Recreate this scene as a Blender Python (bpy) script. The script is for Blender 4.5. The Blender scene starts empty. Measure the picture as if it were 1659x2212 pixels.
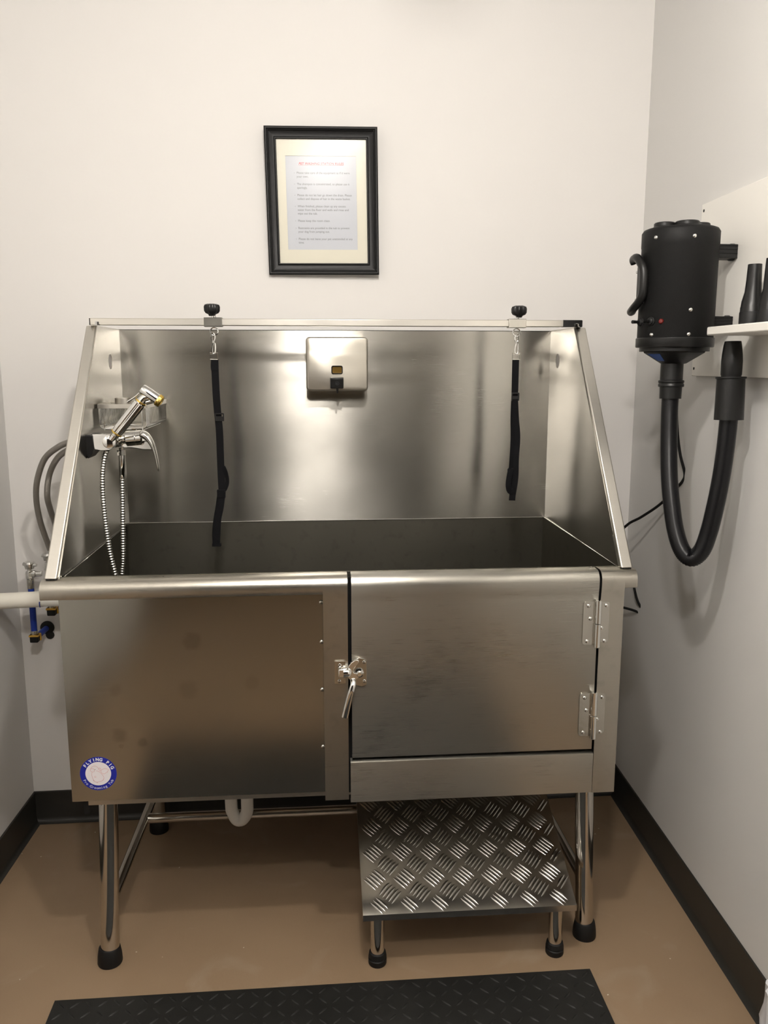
import bpy, bmesh, math, random
from mathutils import Vector, Matrix
from mathutils.geometry import tessellate_polygon
random.seed(4)
C = bpy.context.scene.collection
PI = math.pi

# ------------------------------------------------------------ camera, light, exposure
CP = Vector((0.5727, -1.7545, 1.3879)); YAW, PITCH, ROLL, FPX = -0.0822, -0.1751, 0.0003, 1802.97
fw = Vector((-math.sin(YAW)*math.cos(PITCH), math.cos(YAW)*math.cos(PITCH), math.sin(PITCH)))
rt0 = Vector((math.cos(YAW), math.sin(YAW), 0)); up0 = rt0.cross(fw)
rt = rt0*math.cos(ROLL)+up0*math.sin(ROLL); up = up0*math.cos(ROLL)-rt0*math.sin(ROLL)
cam = bpy.data.objects.new('camera', bpy.data.cameras.new('camera')); C.objects.link(cam)
M = Matrix((( rt.x, up.x, -fw.x, CP.x), (rt.y, up.y, -fw.y, CP.y), (rt.z, up.z, -fw.z, CP.z), (0, 0, 0, 1)))
cam.matrix_world = M
cam.data.sensor_fit = 'VERTICAL'; cam.data.sensor_height = 36; cam.data.lens = FPX/2212*36
cam.data.clip_start = 0.05
bpy.context.scene.camera = cam
LAMP = 630.0                      # strength of the two lamp globes
LAMP_COL = (1.0, 0.945, 0.885)
LAMPS = [(0.665, -0.98, 2.335), (0.545, -1.77, 2.275)]
w = bpy.data.worlds.new('world'); bpy.context.scene.world = w; w.use_nodes = True
w.node_tree.nodes['Background'].inputs[0].default_value = (0.9, 0.95, 1, 1)
w.node_tree.nodes['Background'].inputs[1].default_value = 0.02
vs = bpy.context.scene.view_settings
vs.view_transform = 'Standard'; vs.look = 'None'; vs.gamma = 1; vs.exposure = 0.0; vs.use_curve_mapping = False

def at(a, b, ax, val):
    """survey point: where the sight line of photo pixel a,b meets the real plane ax = val (metres)"""
    d = rt*((a-829.5)/FPX) - up*((b-1106)/FPX) + fw
    i = 'xyz'.index(ax); t = (val-CP[i])/d[i]
    return CP + d*t

# ------------------------------------------------------------ helpers
def link(o): C.objects.link(o); return o
def thing(name, label, cat, loc=(0, 0, 0), group=None):
    o = link(bpy.data.objects.new(name, None)); o.location = loc; o.empty_display_size = .05
    o['label'] = label; o['category'] = cat
    if group: o['group'] = group
    return o
def tag(o, label, cat, group=None):
    o['label'] = label; o['category'] = cat
    if group: o['group'] = group
    return o
def root_loc(o):
    while o.parent: o = o.parent
    return Vector(o.location)
def obj(name, bm, m, parent=None, bevel=0, smooth=40, seg=2, label=None):
    me = bpy.data.meshes.new(name)
    bmesh.ops.recalc_face_normals(bm, faces=bm.faces[:])
    bm.to_mesh(me); bm.free()
    o = link(bpy.data.objects.new(name, me))
    if parent is not None:
        me.transform(Matrix.Translation(-root_loc(parent))); o.parent = parent
    if m: me.materials.append(m)
    if smooth:
        me.polygons.foreach_set('use_smooth', [True]*len(me.polygons)); me.set_sharp_from_angle(angle=math.radians(smooth))
    if bevel:
        b = o.modifiers.new('bevel', 'BEVEL'); b.width = bevel; b.segments = seg; b.limit_method = 'ANGLE'; b.angle_limit = math.radians(35)
        b.harden_normals = False
    if label: o['label'] = label
    return o
def pieces(name, bm, m, parent, **k):
    """one part per loose piece of bm"""
    bm.verts.ensure_lookup_table(); seen = set(); out = []
    for v in bm.verts:
        if v in seen: continue
        st_, isl = [v], []; seen.add(v)
        while st_:
            a = st_.pop(); isl.append(a)
            for e in a.link_edges:
                b = e.other_vert(a)
                if b not in seen: seen.add(b); st_.append(b)
        nb = bmesh.new(); mp = {a: nb.verts.new(a.co) for a in isl}; fs = set(f for a in isl for f in a.link_faces)
        for f in fs: nb.faces.new([mp[a] for a in f.verts])
        out.append(obj(name, nb, m, parent, **k))
    bm.free(); return out
def own_origin(o):
    """put a one-mesh thing's origin at the bottom centre of its mesh"""
    me = o.data; xs = [v.co for v in me.vertices]
    c = Vector((sum(v.x for v in xs)/len(xs), sum(v.y for v in xs)/len(xs), min(v.z for v in xs)))
    me.transform(Matrix.Translation(-c)); o.location = c; return o
def struct(name, bm, m, bevel=0, parent=None):
    o = obj(name, bm, m, parent, bevel, smooth=30)
    if parent is None: o['kind'] = 'structure'
    return o
def B(): return bmesh.new()
def box(bm, x0, x1, y0, y1, z0, z1):
    v = [bm.verts.new(p) for p in ((x0,y0,z0),(x1,y0,z0),(x1,y1,z0),(x0,y1,z0),(x0,y0,z1),(x1,y0,z1),(x1,y1,z1),(x0,y1,z1))]
    for f in ((0,3,2,1),(4,5,6,7),(0,1,5,4),(1,2,6,5),(2,3,7,6),(3,0,4,7)): bm.faces.new([v[i] for i in f])
    return bm
def hexa(bm, q, r):
    """solid between two quads q and r"""
    a = [bm.verts.new(p) for p in q]; b = [bm.verts.new(p) for p in r]
    bm.faces.new(a[::-1]); bm.faces.new(b)
    for i in range(4): bm.faces.new((a[i], a[(i+1)%4], b[(i+1)%4], b[i]))
    return bm
def frames(pts):
    pts = [Vector(p) for p in pts]; T = []
    for i in range(len(pts)):
        a = pts[max(i-1,0)]; b = pts[min(i+1,len(pts)-1)]; T.append((b-a).normalized())
    n = T[0].orthogonal().normalized(); N = [n]
    for i in range(1, len(pts)):
        n = n - T[i]*n.dot(T[i]); n.normalize(); N.append(n.copy())
    return pts, T, N
def tube(bm, pts, r, seg=14, cap=True, closed=False):
    pts, T, N = frames(pts); rr = r if isinstance(r, (list, tuple)) else [r]*len(pts); rings = []
    for p, t, n, q in zip(pts, T, N, rr):
        b = t.cross(n); rings.append([bm.verts.new(p+(n*math.cos(2*PI*k/seg)+b*math.sin(2*PI*k/seg))*q) for k in range(seg)])
    m = len(rings)
    for i in range(m if closed else m-1):
        A, D = rings[i], rings[(i+1)%m]
        for k in range(seg): bm.faces.new((A[k], A[(k+1)%seg], D[(k+1)%seg], D[k]))
    if cap and not closed:
        bm.faces.new(rings[0][::-1]); bm.faces.new(rings[-1])
    return bm
def spline(P, n=8):
    """Catmull-Rom through P"""
    P = [Vector(p) for p in P]; out = []
    for i in range(len(P)-1):
        a = P[i-1] if i else P[0]*2-P[1]; b, c = P[i], P[i+1]; d = P[i+2] if i+2 < len(P) else P[-1]*2-P[-2]
        for k in range(n):
            t = k/n
            out.append(0.5*((2*b)+(c-a)*t+(2*a-5*b+4*c-d)*t*t+(3*b-a-3*c+d)*t*t*t))
    out.append(P[-1]); return out
def lathe(bm, prof, org, axis=(0,0,1), seg=24):
    """prof: (radius, height) list"""
    ax = Vector(axis).normalized(); n = ax.orthogonal().normalized(); b = ax.cross(n); org = Vector(org); rings = []
    for r, h in prof:
        if r < 1e-6: rings.append([bm.verts.new(org+ax*h)])
        else: rings.append([bm.verts.new(org+ax*h+(n*math.cos(2*PI*k/seg)+b*math.sin(2*PI*k/seg))*r) for k in range(seg)])
    for A, D in zip(rings, rings[1:]):
        for k in range(seg):
            q = [A[k % len(A)], A[(k+1) % len(A)], D[(k+1) % len(D)], D[k % len(D)]]
            u = []; [u.append(x) for x in q if x not in u]
            if len(u) > 2: bm.faces.new(u)
    if len(rings[0]) > 1: bm.faces.new(rings[0][::-1])
    if len(rings[-1]) > 1: bm.faces.new(rings[-1])
    return bm
def prism(bm, loops, f0, f1):
    """loops: outline and holes as 2-D lists; f0, f1 map a 2-D point to the front and rear 3-D point"""
    flat = [p for L in loops for p in L]
    tris = tessellate_polygon([[Vector((p[0], p[1], 0)) for p in L] for L in loops])
    a = [bm.verts.new(f0(*p)) for p in flat]; b = [bm.verts.new(f1(*p)) for p in flat]
    for t in tris:
        try: bm.faces.new([a[i] for i in t]); bm.faces.new([b[i] for i in reversed(t)])
        except ValueError: pass
    k = 0
    for L in loops:
        n = len(L)
        for i in range(n):
            i0, i1 = k+i, k+(i+1) % n
            bm.faces.new((a[i0], a[i1], b[i1], b[i0]))
        k += n
    return bm
def rrect(x0, x1, z0, z1, r, n=5):
    P = []
    for cx, cz, a0 in ((x1-r, z1-r, 0), (x0+r, z1-r, 90), (x0+r, z0+r, 180), (x1-r, z0+r, 270)):
        for k in range(n+1):
            a = math.radians(a0+90*k/n); P.append((cx+r*math.cos(a), cz+r*math.sin(a)))
    return P
def circ(cx, cz, r, n=24): return [(cx+r*math.cos(2*PI*k/n), cz+r*math.sin(2*PI*k/n)) for k in range(n)]
def ypl(bm, loops, y0, y1): return prism(bm, loops, lambda x, z: (x, y0, z), lambda x, z: (x, y1, z))
def xpl(bm, loops, x0, x1): return prism(bm, loops, lambda y, z: (x0, y, z), lambda y, z: (x1, y, z))
def ribbon(bm, pts, w, th=0.0022, curl=0):
    """strap hanging in an x-z plane: pts (x, y, z)"""
    P = spline(pts, 5); n = len(P); R = []
    for i, p in enumerate(P):
        t = (P[min(i+1, n-1)]-P[max(i-1, 0)]); t.y = 0; t.normalize(); s = Vector((t.z, 0, -t.x)); yv = Vector((0, 1, 0))
        a = curl*math.sin(PI*i/(n-1)); s = s*math.cos(a)+yv*math.sin(a); q = s.cross(t)
        R.append([bm.verts.new(p+s*w/2*sx+q*th/2*sy) for sx, sy in ((-1,-1),(1,-1),(1,1),(-1,1))])
    for A, D in zip(R, R[1:]):
        for k in range(4): bm.faces.new((A[k], A[(k+1)%4], D[(k+1)%4], D[k]))
    bm.faces.new(R[0][::-1]); bm.faces.new(R[-1]); return bm
def text_bm(bm, s, size, mat4, depth=0.0002, align='LEFT', spacing=1.0, line=1.0, bold=0, shear=0):
    cu = bpy.data.curves.new('writing', 'FONT'); cu.body = s; cu.size = size; cu.extrude = depth; cu.align_x = align
    cu.space_character = spacing; cu.space_line = line; cu.offset = bold; cu.shear = shear; cu.resolution_u = 3
    o = link(bpy.data.objects.new('writing', cu)); bpy.context.view_layer.update()
    me = bpy.data.meshes.new_from_object(o.evaluated_get(bpy.context.evaluated_depsgraph_get()))
    me.transform(mat4); bm.from_mesh(me)
    bpy.data.objects.remove(o); bpy.data.meshes.remove(me); bpy.data.curves.remove(cu); return bm
UPRIGHT = Matrix(((1,0,0,0),(0,0,-1,0),(0,1,0,0),(0,0,0,1)))     # text plane x-y -> x-z, facing -y

# ------------------------------------------------------------ materials
def new_mat(name):
    m = bpy.data.materials.new(name); m.use_nodes = True; nt = m.node_tree
    return m, nt, nt.nodes['Principled BSDF']
def N(nt, t, **kw):
    n = nt.nodes.new(t)
    for k, v in kw.items(): setattr(n, k, v)
    return n
def mat(name, col, rough=0.5, metal=0, noise=0, nscale=8, bump=0, bscale=60, coat=0, spec=0.5):
    m, nt, b = new_mat(name)
    b.inputs['Base Color'].default_value = (*col, 1); b.inputs['Roughness'].default_value = rough; b.inputs['Metallic'].default_value = metal
    b.inputs['Specular IOR Level'].default_value = spec; b.inputs['Coat Weight'].default_value = coat
    tc = N(nt, 'ShaderNodeTexCoord')
    nz = N(nt, 'ShaderNodeTexNoise'); nz.inputs['Scale'].default_value = nscale; nz.inputs['Detail'].default_value = 5
    nt.links.new(tc.outputs['Object'], nz.inputs['Vector'])
    r = N(nt, 'ShaderNodeMapRange'); r.inputs['To Min'].default_value = max(0, rough-0.06); r.inputs['To Max'].default_value = min(1, rough+0.06)
    nt.links.new(nz.outputs['Fac'], r.inputs['Value']); nt.links.new(r.outputs[0], b.inputs['Roughness'])
    if noise:
        mx = N(nt, 'ShaderNodeMix', data_type='RGBA'); mx.inputs['A'].default_value = (*[c*(1-noise) for c in col], 1); mx.inputs['B'].default_value = (*[min(1, c*(1+noise)) for c in col], 1)
        nt.links.new(nz.outputs['Fac'], mx.inputs['Factor']); nt.links.new(mx.outputs['Result'], b.inputs['Base Color'])
    if bump:
        n2 = N(nt, 'ShaderNodeTexNoise'); n2.inputs['Scale'].default_value = bscale; n2.inputs['Detail'].default_value = 3
        nt.links.new(tc.outputs['Object'], n2.inputs['Vector'])
        bp = N(nt, 'ShaderNodeBump'); bp.inputs['Strength'].default_value = bump; bp.inputs['Distance'].default_value = 0.002
        nt.links.new(n2.outputs['Fac'], bp.inputs['Height']); nt.links.new(bp.outputs[0], b.inputs['Normal'])
    return m
def steel(name, col=(0.44, 0.42, 0.375), rough=0.28, aniso=0.75, warp=0.0, warp_scale=3.0, stains=(), grain=1.0, dirt=0.0):
    """horizontally brushed sheet steel"""
    m, nt, b = new_mat(name); L = nt.links.new
    b.inputs['Metallic'].default_value = 1
    geo = N(nt, 'ShaderNodeNewGeometry')
    cr = N(nt, 'ShaderNodeVectorMath', operation='CROSS_PRODUCT'); cr.inputs[1].default_value = (0, 0.03, 1)
    L(geo.outputs['Normal'], cr.inputs[0])
    nm = N(nt, 'ShaderNodeVectorMath', operation='NORMALIZE'); L(cr.outputs[0], nm.inputs[0])
    b.inputs['Anisotropic'].default_value = aniso; b.inputs['Anisotropic Rotation'].default_value = 0.25; L(nm.outputs[0], b.inputs['Tangent'])
    tc = N(nt, 'ShaderNodeTexCoord'); mp = N(nt, 'ShaderNodeMapping'); mp.inputs['Scale'].default_value = (16, 16, 2600)
    L(tc.outputs['Object'], mp.inputs['Vector'])
    nz = N(nt, 'ShaderNodeTexNoise'); nz.inputs['Scale'].default_value = 1; nz.inputs['Detail'].default_value = 6; L(mp.outputs[0], nz.inputs['Vector'])
    big = N(nt, 'ShaderNodeTexNoise'); big.inputs['Scale'].default_value = 5; big.inputs['Detail'].default_value = 6; L(tc.outputs['Object'], big.inputs['Vector'])
    rr = N(nt, 'ShaderNodeMapRange'); rr.inputs['To Min'].default_value = rough-0.05; rr.inputs['To Max'].default_value = rough+0.06
    L(nz.outputs['Fac'], rr.inputs['Value'])
    ad = N(nt, 'ShaderNodeMath', operation='MULTIPLY_ADD'); ad.inputs[1].default_value = 0.10; L(big.outputs['Fac'], ad.inputs[0]); L(rr.outputs[0], ad.inputs[2])
    rough_out = ad.outputs[0]
    mx = N(nt, 'ShaderNodeMix', data_type='RGBA'); mx.inputs['A'].default_value = (*[c*0.93 for c in col], 1); mx.inputs['B'].default_value = (*[c*1.06 for c in col], 1)
    L(nz.outputs['Fac'], mx.inputs['Factor']); colour = mx.outputs['Result']
    if dirt:
        sp = N(nt, 'ShaderNodeTexNoise'); sp.inputs['Scale'].default_value = 34; sp.inputs['Detail'].default_value = 8; L(tc.outputs['Object'], sp.inputs['Vector'])
        st = N(nt, 'ShaderNodeMapRange'); st.inputs['From Min'].default_value = 0.56; st.inputs['From Max'].default_value = 0.72; L(sp.outputs['Fac'], st.inputs['Value'])
        sc = N(nt, 'ShaderNodeMath', operation='MULTIPLY'); sc.inputs[1].default_value = dirt; L(st.outputs[0], sc.inputs[0])
        md = N(nt, 'ShaderNodeMix', data_type='RGBA'); md.inputs['B'].default_value = (*[c*0.6 for c in col], 1); L(sc.outputs[0], md.inputs['Factor']); L(colour, md.inputs['A']); colour = md.outputs['Result']
    for (sx, sy, sz, r, amt) in stains:                    # grease marks from hands, each with its own blurred outline
        di = N(nt, 'ShaderNodeVectorMath', operation='DISTANCE'); di.inputs[1].default_value = (sx-0.635, sy-0.3, sz)      # measured from the tub's base point
        wob = N(nt, 'ShaderNodeTexNoise'); wob.inputs['Scale'].default_value = 60; L(tc.outputs['Object'], wob.inputs['Vector'])
        L(tc.outputs['Object'], di.inputs[0])
        am = N(nt, 'ShaderNodeMath', operation='MULTIPLY_ADD'); am.inputs[1].default_value = r*0.9; L(wob.outputs['Fac'], am.inputs[0]); L(di.outputs['Value'], am.inputs[2])
        mr = N(nt, 'ShaderNodeMapRange'); mr.inputs['From Min'].default_value = r*1.05; mr.inputs['From Max'].default_value = r*1.6; mr.inputs['To Min'].default_value = amt; mr.inputs['To Max'].default_value = 0
        L(am.outputs[0], mr.inputs['Value'])
        ms = N(nt, 'ShaderNodeMix', data_type='RGBA'); ms.inputs['B'].default_value = (0.25, 0.235, 0.21, 1)
        L(mr.outputs[0], ms.inputs['Factor']); L(colour, ms.inputs['A']); colour = ms.outputs['Result']
    L(colour, b.inputs['Base Color']); L(rough_out, b.inputs['Roughness'])
    bp = N(nt, 'ShaderNodeBump'); bp.inputs['Strength'].default_value = 0.07*grain; bp.inputs['Distance'].default_value = 0.0005; L(nz.outputs['Fac'], bp.inputs['Height'])
    last = bp
    if warp:
        wn = N(nt, 'ShaderNodeTexNoise'); wn.inputs['Scale'].default_value = warp_scale; wn.inputs['Detail'].default_value = 1; L(tc.outputs['Object'], wn.inputs['Vector'])
        b2 = N(nt, 'ShaderNodeBump'); b2.inputs['Strength'].default_value = 1; b2.inputs['Distance'].default_value = warp; L(wn.outputs['Fac'], b2.inputs['Height']); L(bp.outputs[0], b2.inputs['Normal']); last = b2
    L(last.outputs[0], b.inputs['Normal'])
    return m
M_back = steel('steel_splash', col=(0.46, 0.445, 0.405), rough=0.18, aniso=1.0, warp=0.008, warp_scale=2.2)
M_side = steel('steel_side', col=(0.50, 0.48, 0.44), rough=0.16, aniso=1.0, warp=0.006, warp_scale=2.4)
M_panel = steel('steel_panel', col=(0.40, 0.39, 0.355), rough=0.13, aniso=0.4, warp=0.014, warp_scale=1.7, grain=0.15,
    stains=[(*at(a, b, 'y', 0), r, k) for a, b, r, k in ((415,1385,.022,.5),(250,1490,.015,.3),(407,1490,.022,.35),(258,1588,.017,.5),(308,1604,.012,.5),(543,1476,.018,.3),(262,1612,.006,.35))])
M_door = steel('steel_door', col=(0.45, 0.435, 0.39), rough=0.24, aniso=0.8, warp=0.004, grain=0.25)
M_lip = steel('steel_lip', col=(0.50, 0.475, 0.42), rough=0.25, aniso=0.3, dirt=0.25)
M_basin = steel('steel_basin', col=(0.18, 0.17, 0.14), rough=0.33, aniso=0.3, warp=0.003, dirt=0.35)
M_guard = steel('steel_guard_edge', col=(0.70, 0.675, 0.62), rough=0.34, aniso=0.2, dirt=0.1)
M_box = steel('steel_dispenser', col=(0.50, 0.475, 0.42), rough=0.30, aniso=0.3)
M_polish = mat('polished_tube', (0.60, 0.575, 0.53), 0.11, 1)
M_rail = mat('polished_rail', (0.72, 0.69, 0.63), 0.32, 1)
M_chrome = mat('chrome', (0.82, 0.82, 0.80), 0.08, 1)
M_zinc = mat('zinc_plate', (0.55, 0.53, 0.48), 0.22, 1, bump=0.1)
M_hose = mat('chrome_hose_metal', (0.66, 0.66, 0.64), 0.2, 1)
M_gold = mat('gold_plate', (0.85, 0.60, 0.16), 0.2, 1)
M_treadmetal = mat('tread_plate_aluminium', (0.44, 0.425, 0.40), 0.17, 1, noise=0.08, nscale=20, bump=0.05, bscale=30)
M_rubber = mat('black_rubber', (0.007, 0.007, 0.007), 0.55, spec=0.3)
M_blackpl = mat('black_plastic', (0.008, 0.008, 0.008), 0.36, bump=0.05, bscale=300, spec=0.35)
M_dryer = mat('black_housing', (0.009, 0.009, 0.009), 0.5, bump=0.25, bscale=700, spec=0.15)
M_strap = mat('black_webbing', (0.004, 0.004, 0.005), 0.8, spec=0.15, bump=0.6, bscale=900)
M_dark = mat('dark_gap', (0.01, 0.01, 0.01), 0.8)
M_frame = mat('black_frame_lacquer', (0.006, 0.006, 0.006), 0.42, spec=0.22)
M_matboard = mat('cream_mat_board', (0.68, 0.655, 0.555), 0.9)
M_sheet = mat('notice_paper', (0.54, 0.56, 0.60), 0.9)
M_red = mat('red_print', (0.62, 0.06, 0.05), 0.8)
M_ink = mat('grey_print', (0.16, 0.16, 0.17), 0.8)
M_pvc = mat('white_pipe', (0.80, 0.77, 0.68), 0.38, noise=0.03)
M_pvc2 = mat('white_trap', (0.80, 0.79, 0.75), 0.4)
M_blue = mat('blue_pipe', (0.006, 0.035, 0.30), 0.4)
M_yellow = mat('yellow_crimp', (0.62, 0.36, 0.05), 0.4, 0.3)
M_braid = mat('braided_steel', (0.36, 0.34, 0.31), 0.36, 1, bump=1.0, bscale=700)
M_board = mat('white_laminate', (0.80, 0.78, 0.73), 0.45)
M_stick_b = mat('sticker_blue', (0.008, 0.016, 0.27), 0.4)
M_stick_w = mat('sticker_white', (0.78, 0.74, 0.76), 0.45)
M_pink = mat('sticker_pink_line', (0.62, 0.30, 0.30), 0.5)
M_white = mat('white_print', (0.8, 0.8, 0.8), 0.5)
M_redlamp = mat('red_lens', (0.11, 0.008, 0.006), 0.3)
M_bag = mat('white_bag_film', (0.75, 0.76, 0.80), 0.35, bump=0.8, bscale=25)
M_bin = mat('grey_bin', (0.2, 0.2, 0.2), 0.5)
M_wood = mat('dark_wood', (0.10, 0.065, 0.04), 0.5, noise=0.2, nscale=12)
M_amber = mat('amber_window', (0.14, 0.085, 0.02), 0.15)

def wall_mat(name, col):
    m, nt, b = new_mat(name); L = nt.links.new
    b.inputs['Roughness'].default_value = 0.6; b.inputs['Specular IOR Level'].default_value = 0.25
    tc = N(nt, 'ShaderNodeTexCoord'); nz = N(nt, 'ShaderNodeTexNoise'); nz.inputs['Scale'].default_value = 130; nz.inputs['Detail'].default_value = 4
    L(tc.outputs['Object'], nz.inputs['Vector'])
    bp = N(nt, 'ShaderNodeBump'); bp.inputs['Strength'].default_value = 0.12; bp.inputs['Distance'].default_value = 0.001; L(nz.outputs['Fac'], bp.inputs['Height']); L(bp.outputs[0], b.inputs['Normal'])
    n2 = N(nt, 'ShaderNodeTexNoise'); n2.inputs['Scale'].default_value = 1.3; L(tc.outputs['Object'], n2.inputs['Vector'])
    mx = N(nt, 'ShaderNodeMix', data_type='RGBA'); mx.inputs['A'].default_value = (*[c*0.985 for c in col], 1); mx.inputs['B'].default_value = (*col, 1)
    L(n2.outputs['Fac'], mx.inputs['Factor']); L(mx.outputs['Result'], b.inputs['Base Color']); return m
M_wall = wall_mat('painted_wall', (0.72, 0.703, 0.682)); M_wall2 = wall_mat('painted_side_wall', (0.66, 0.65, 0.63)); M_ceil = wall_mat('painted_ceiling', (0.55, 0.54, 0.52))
M_dim = wall_mat('dim_room_wall', (0.10, 0.085, 0.07))
def floor_mat():
    m, nt, b = new_mat('brown_epoxy_floor'); L = nt.links.new
    tc = N(nt, 'ShaderNodeTexCoord')
    n1 = N(nt, 'ShaderNodeTexNoise'); n1.inputs['Scale'].default_value = 3.5; n1.inputs['Detail'].default_value = 8; L(tc.outputs['Object'], n1.inputs['Vector'])
    mx = N(nt, 'ShaderNodeMix', data_type='RGBA'); mx.inputs['A'].default_value = (0.235, 0.160, 0.096, 1); mx.inputs['B'].default_value = (0.295, 0.207, 0.130, 1); L(n1.outputs['Fac'], mx.inputs['Factor'])
    vo = N(nt, 'ShaderNodeTexVoronoi'); vo.inputs['Scale'].default_value = 15; L(tc.outputs['Object'], vo.inputs['Vector'])     # spilt white flecks
    wn = N(nt, 'ShaderNodeTexNoise'); wn.inputs['Scale'].default_value = 260; L(tc.outputs['Object'], wn.inputs['Vector'])
    ad = N(nt, 'ShaderNodeMath', operation='MULTIPLY_ADD'); ad.inputs[1].default_value = 0.05; L(wn.outputs['Fac'], ad.inputs[0]); L(vo.outputs['Distance'], ad.inputs[2])
    sr = N(nt, 'ShaderNodeMapRange'); sr.inputs['From Min'].default_value = 0.052; sr.inputs['From Max'].default_value = 0.058; sr.inputs['To Min'].default_value = 1; sr.inputs['To Max'].default_value = 0; L(ad.outputs[0], sr.inputs['Value'])
    m2 = N(nt, 'ShaderNodeMix', data_type='RGBA'); m2.inputs['B'].default_value = (0.62, 0.56, 0.46, 1); L(sr.outputs[0], m2.inputs['Factor']); L(mx.outputs['Result'], m2.inputs['A'])
    n3 = N(nt, 'ShaderNodeTexNoise'); n3.inputs['Scale'].default_value = 5; n3.inputs['Detail'].default_value = 9; n3.inputs['Distortion'].default_value = 1.4; L(tc.outputs['Object'], n3.inputs['Vector'])   # pale dried residue
    r3 = N(nt, 'ShaderNodeMapRange'); r3.inputs['From Min'].default_value = 0.58; r3.inputs['From Max'].default_value = 0.80; r3.inputs['To Max'].default_value = 0.35; L(n3.outputs['Fac'], r3.inputs['Value'])
    m3 = N(nt, 'ShaderNodeMix', data_type='RGBA'); m3.inputs['B'].default_value = (0.40, 0.33, 0.25, 1); L(r3.outputs[0], m3.inputs['Factor']); L(m2.outputs['Result'], m3.inputs['A'])
    L(m3.outputs['Result'], b.inputs['Base Color'])
    rr = N(nt, 'ShaderNodeMapRange'); rr.inputs['To Min'].default_value = 0.36; rr.inputs['To Max'].default_value = 0.55; L(n1.outputs['Fac'], rr.inputs['Value']); L(rr.outputs[0], b.inputs['Roughness'])
    n4 = N(nt, 'ShaderNodeTexNoise'); n4.inputs['Scale'].default_value = 220; L(tc.outputs['Object'], n4.inputs['Vector'])
    bp = N(nt, 'ShaderNodeBump'); bp.inputs['Strength'].default_value = 0.2; bp.inputs['Distance'].default_value = 0.001; L(n4.outputs['Fac'], bp.inputs['Height']); L(bp.outputs[0], b.inputs['Normal'])
    return m
M_floor = floor_mat()
M_base = mat('dark_vinyl_base', (0.020, 0.019, 0.016), 0.42, noise=0.15, nscale=9)
M_mat = mat('black_rubber_mat', (0.012, 0.012, 0.011), 0.5, spec=0.35, noise=0.25, nscale=30)
def glass_mat():
    m = bpy.data.materials.new('picture_glass'); m.use_nodes = True; nt = m.node_tree; nt.nodes.clear(); L = nt.links.new
    o = N(nt, 'ShaderNodeOutputMaterial'); t = N(nt, 'ShaderNodeBsdfTransparent'); g = N(nt, 'ShaderNodeBsdfGlossy'); g.inputs['Roughness'].default_value = 0.20
    f = N(nt, 'ShaderNodeFresnel'); f.inputs['IOR'].default_value = 1.19; mx = N(nt, 'ShaderNodeMixShader')
    L(f.outputs[0], mx.inputs[0]); L(t.outputs[0], mx.inputs[1]); L(g.outputs[0], mx.inputs[2]); L(mx.outputs[0], o.inputs[0]); return m
M_glass = glass_mat()
def lamp_mat():
    m, nt, b = new_mat('lit_lamp_globe')
    b.inputs['Base Color'].default_value = (0.8, 0.8, 0.8, 1); b.inputs['Emission Color'].default_value = (*LAMP_COL, 1); b.inputs['Emission Strength'].default_value = LAMP; return m
M_lamp = lamp_mat()

# ------------------------------------------------------------ the room
# corners of the back wall and the slightly slanting side walls
BL, BR = Vector((-0.2996, 0.6896, 0)), Vector((1.5363, 0.7192, 0))
YF = -2.10; H = 2.46
def lx(y): return -0.2996 + (0.0413)*(y-0.6896)
def rx(y): return 1.5363 + (0.0254)*(y-0.7192)
FL, FR = Vector((lx(YF), YF, 0)), Vector((rx(YF), YF, 0))
def wall(name, a, b, out, m, z0=0, z1=H):
    o = Vector(out)*0.1; e = (b-a).normalized()*0.0
    bm = B(); hexa(bm, [(a.x,a.y,z0),(b.x,b.y,z0),(b.x,b.y,z1),(a.x,a.y,z1)], [(a.x+o.x,a.y+o.y,z0),(b.x+o.x,b.y+o.y,z0),(b.x+o.x,b.y+o.y,z1),(a.x+o.x,a.y+o.y,z1)])
    return struct(name, bm, m)
wall('wall_back', BL, BR, (0, 1, 0), M_wall)
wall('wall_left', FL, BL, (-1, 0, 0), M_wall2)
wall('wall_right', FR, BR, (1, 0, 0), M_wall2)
# the washing bay opens, behind the photographer, into an unseen larger room, its dark walls put in to swallow bounced light
dx0, dx1, dz = FL.x+0.12, FR.x-0.12, 2.16
bm = B(); ypl(bm, [[(FL.x, 0), (dx0, 0), (dx0, dz), (dx1, dz), (dx1, 0), (FR.x, 0), (FR.x, H), (FL.x, H)]], YF, YF-0.1)
struct('wall_front', bm, M_wall2)
bm = B(); RX0, RX1, RY = -1.3, 2.5, YF-3.2
box(bm, RX0-0.1, RX1+0.1, RY-0.1, RY, 0, H); box(bm, RX0-0.1, RX0, RY, YF-0.1, 0, H); box(bm, RX1, RX1+0.1, RY, YF-0.1, 0, H)
box(bm, RX0, FL.x-0.1, YF-0.1, YF, 0, H); box(bm, FR.x+0.1, RX1, YF-0.1, YF, 0, H)
struct('wall_outer_room', bm, M_dim)
bm = B(); box(bm, -1.4, 2.6, YF-3.3, 0.85, -0.1, 0); struct('floor', bm, M_floor)
bm = B(); box(bm, -1.4, 2.6, YF-3.3, 0.85, H, H+0.1); struct('ceiling', bm, M_ceil)
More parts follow.
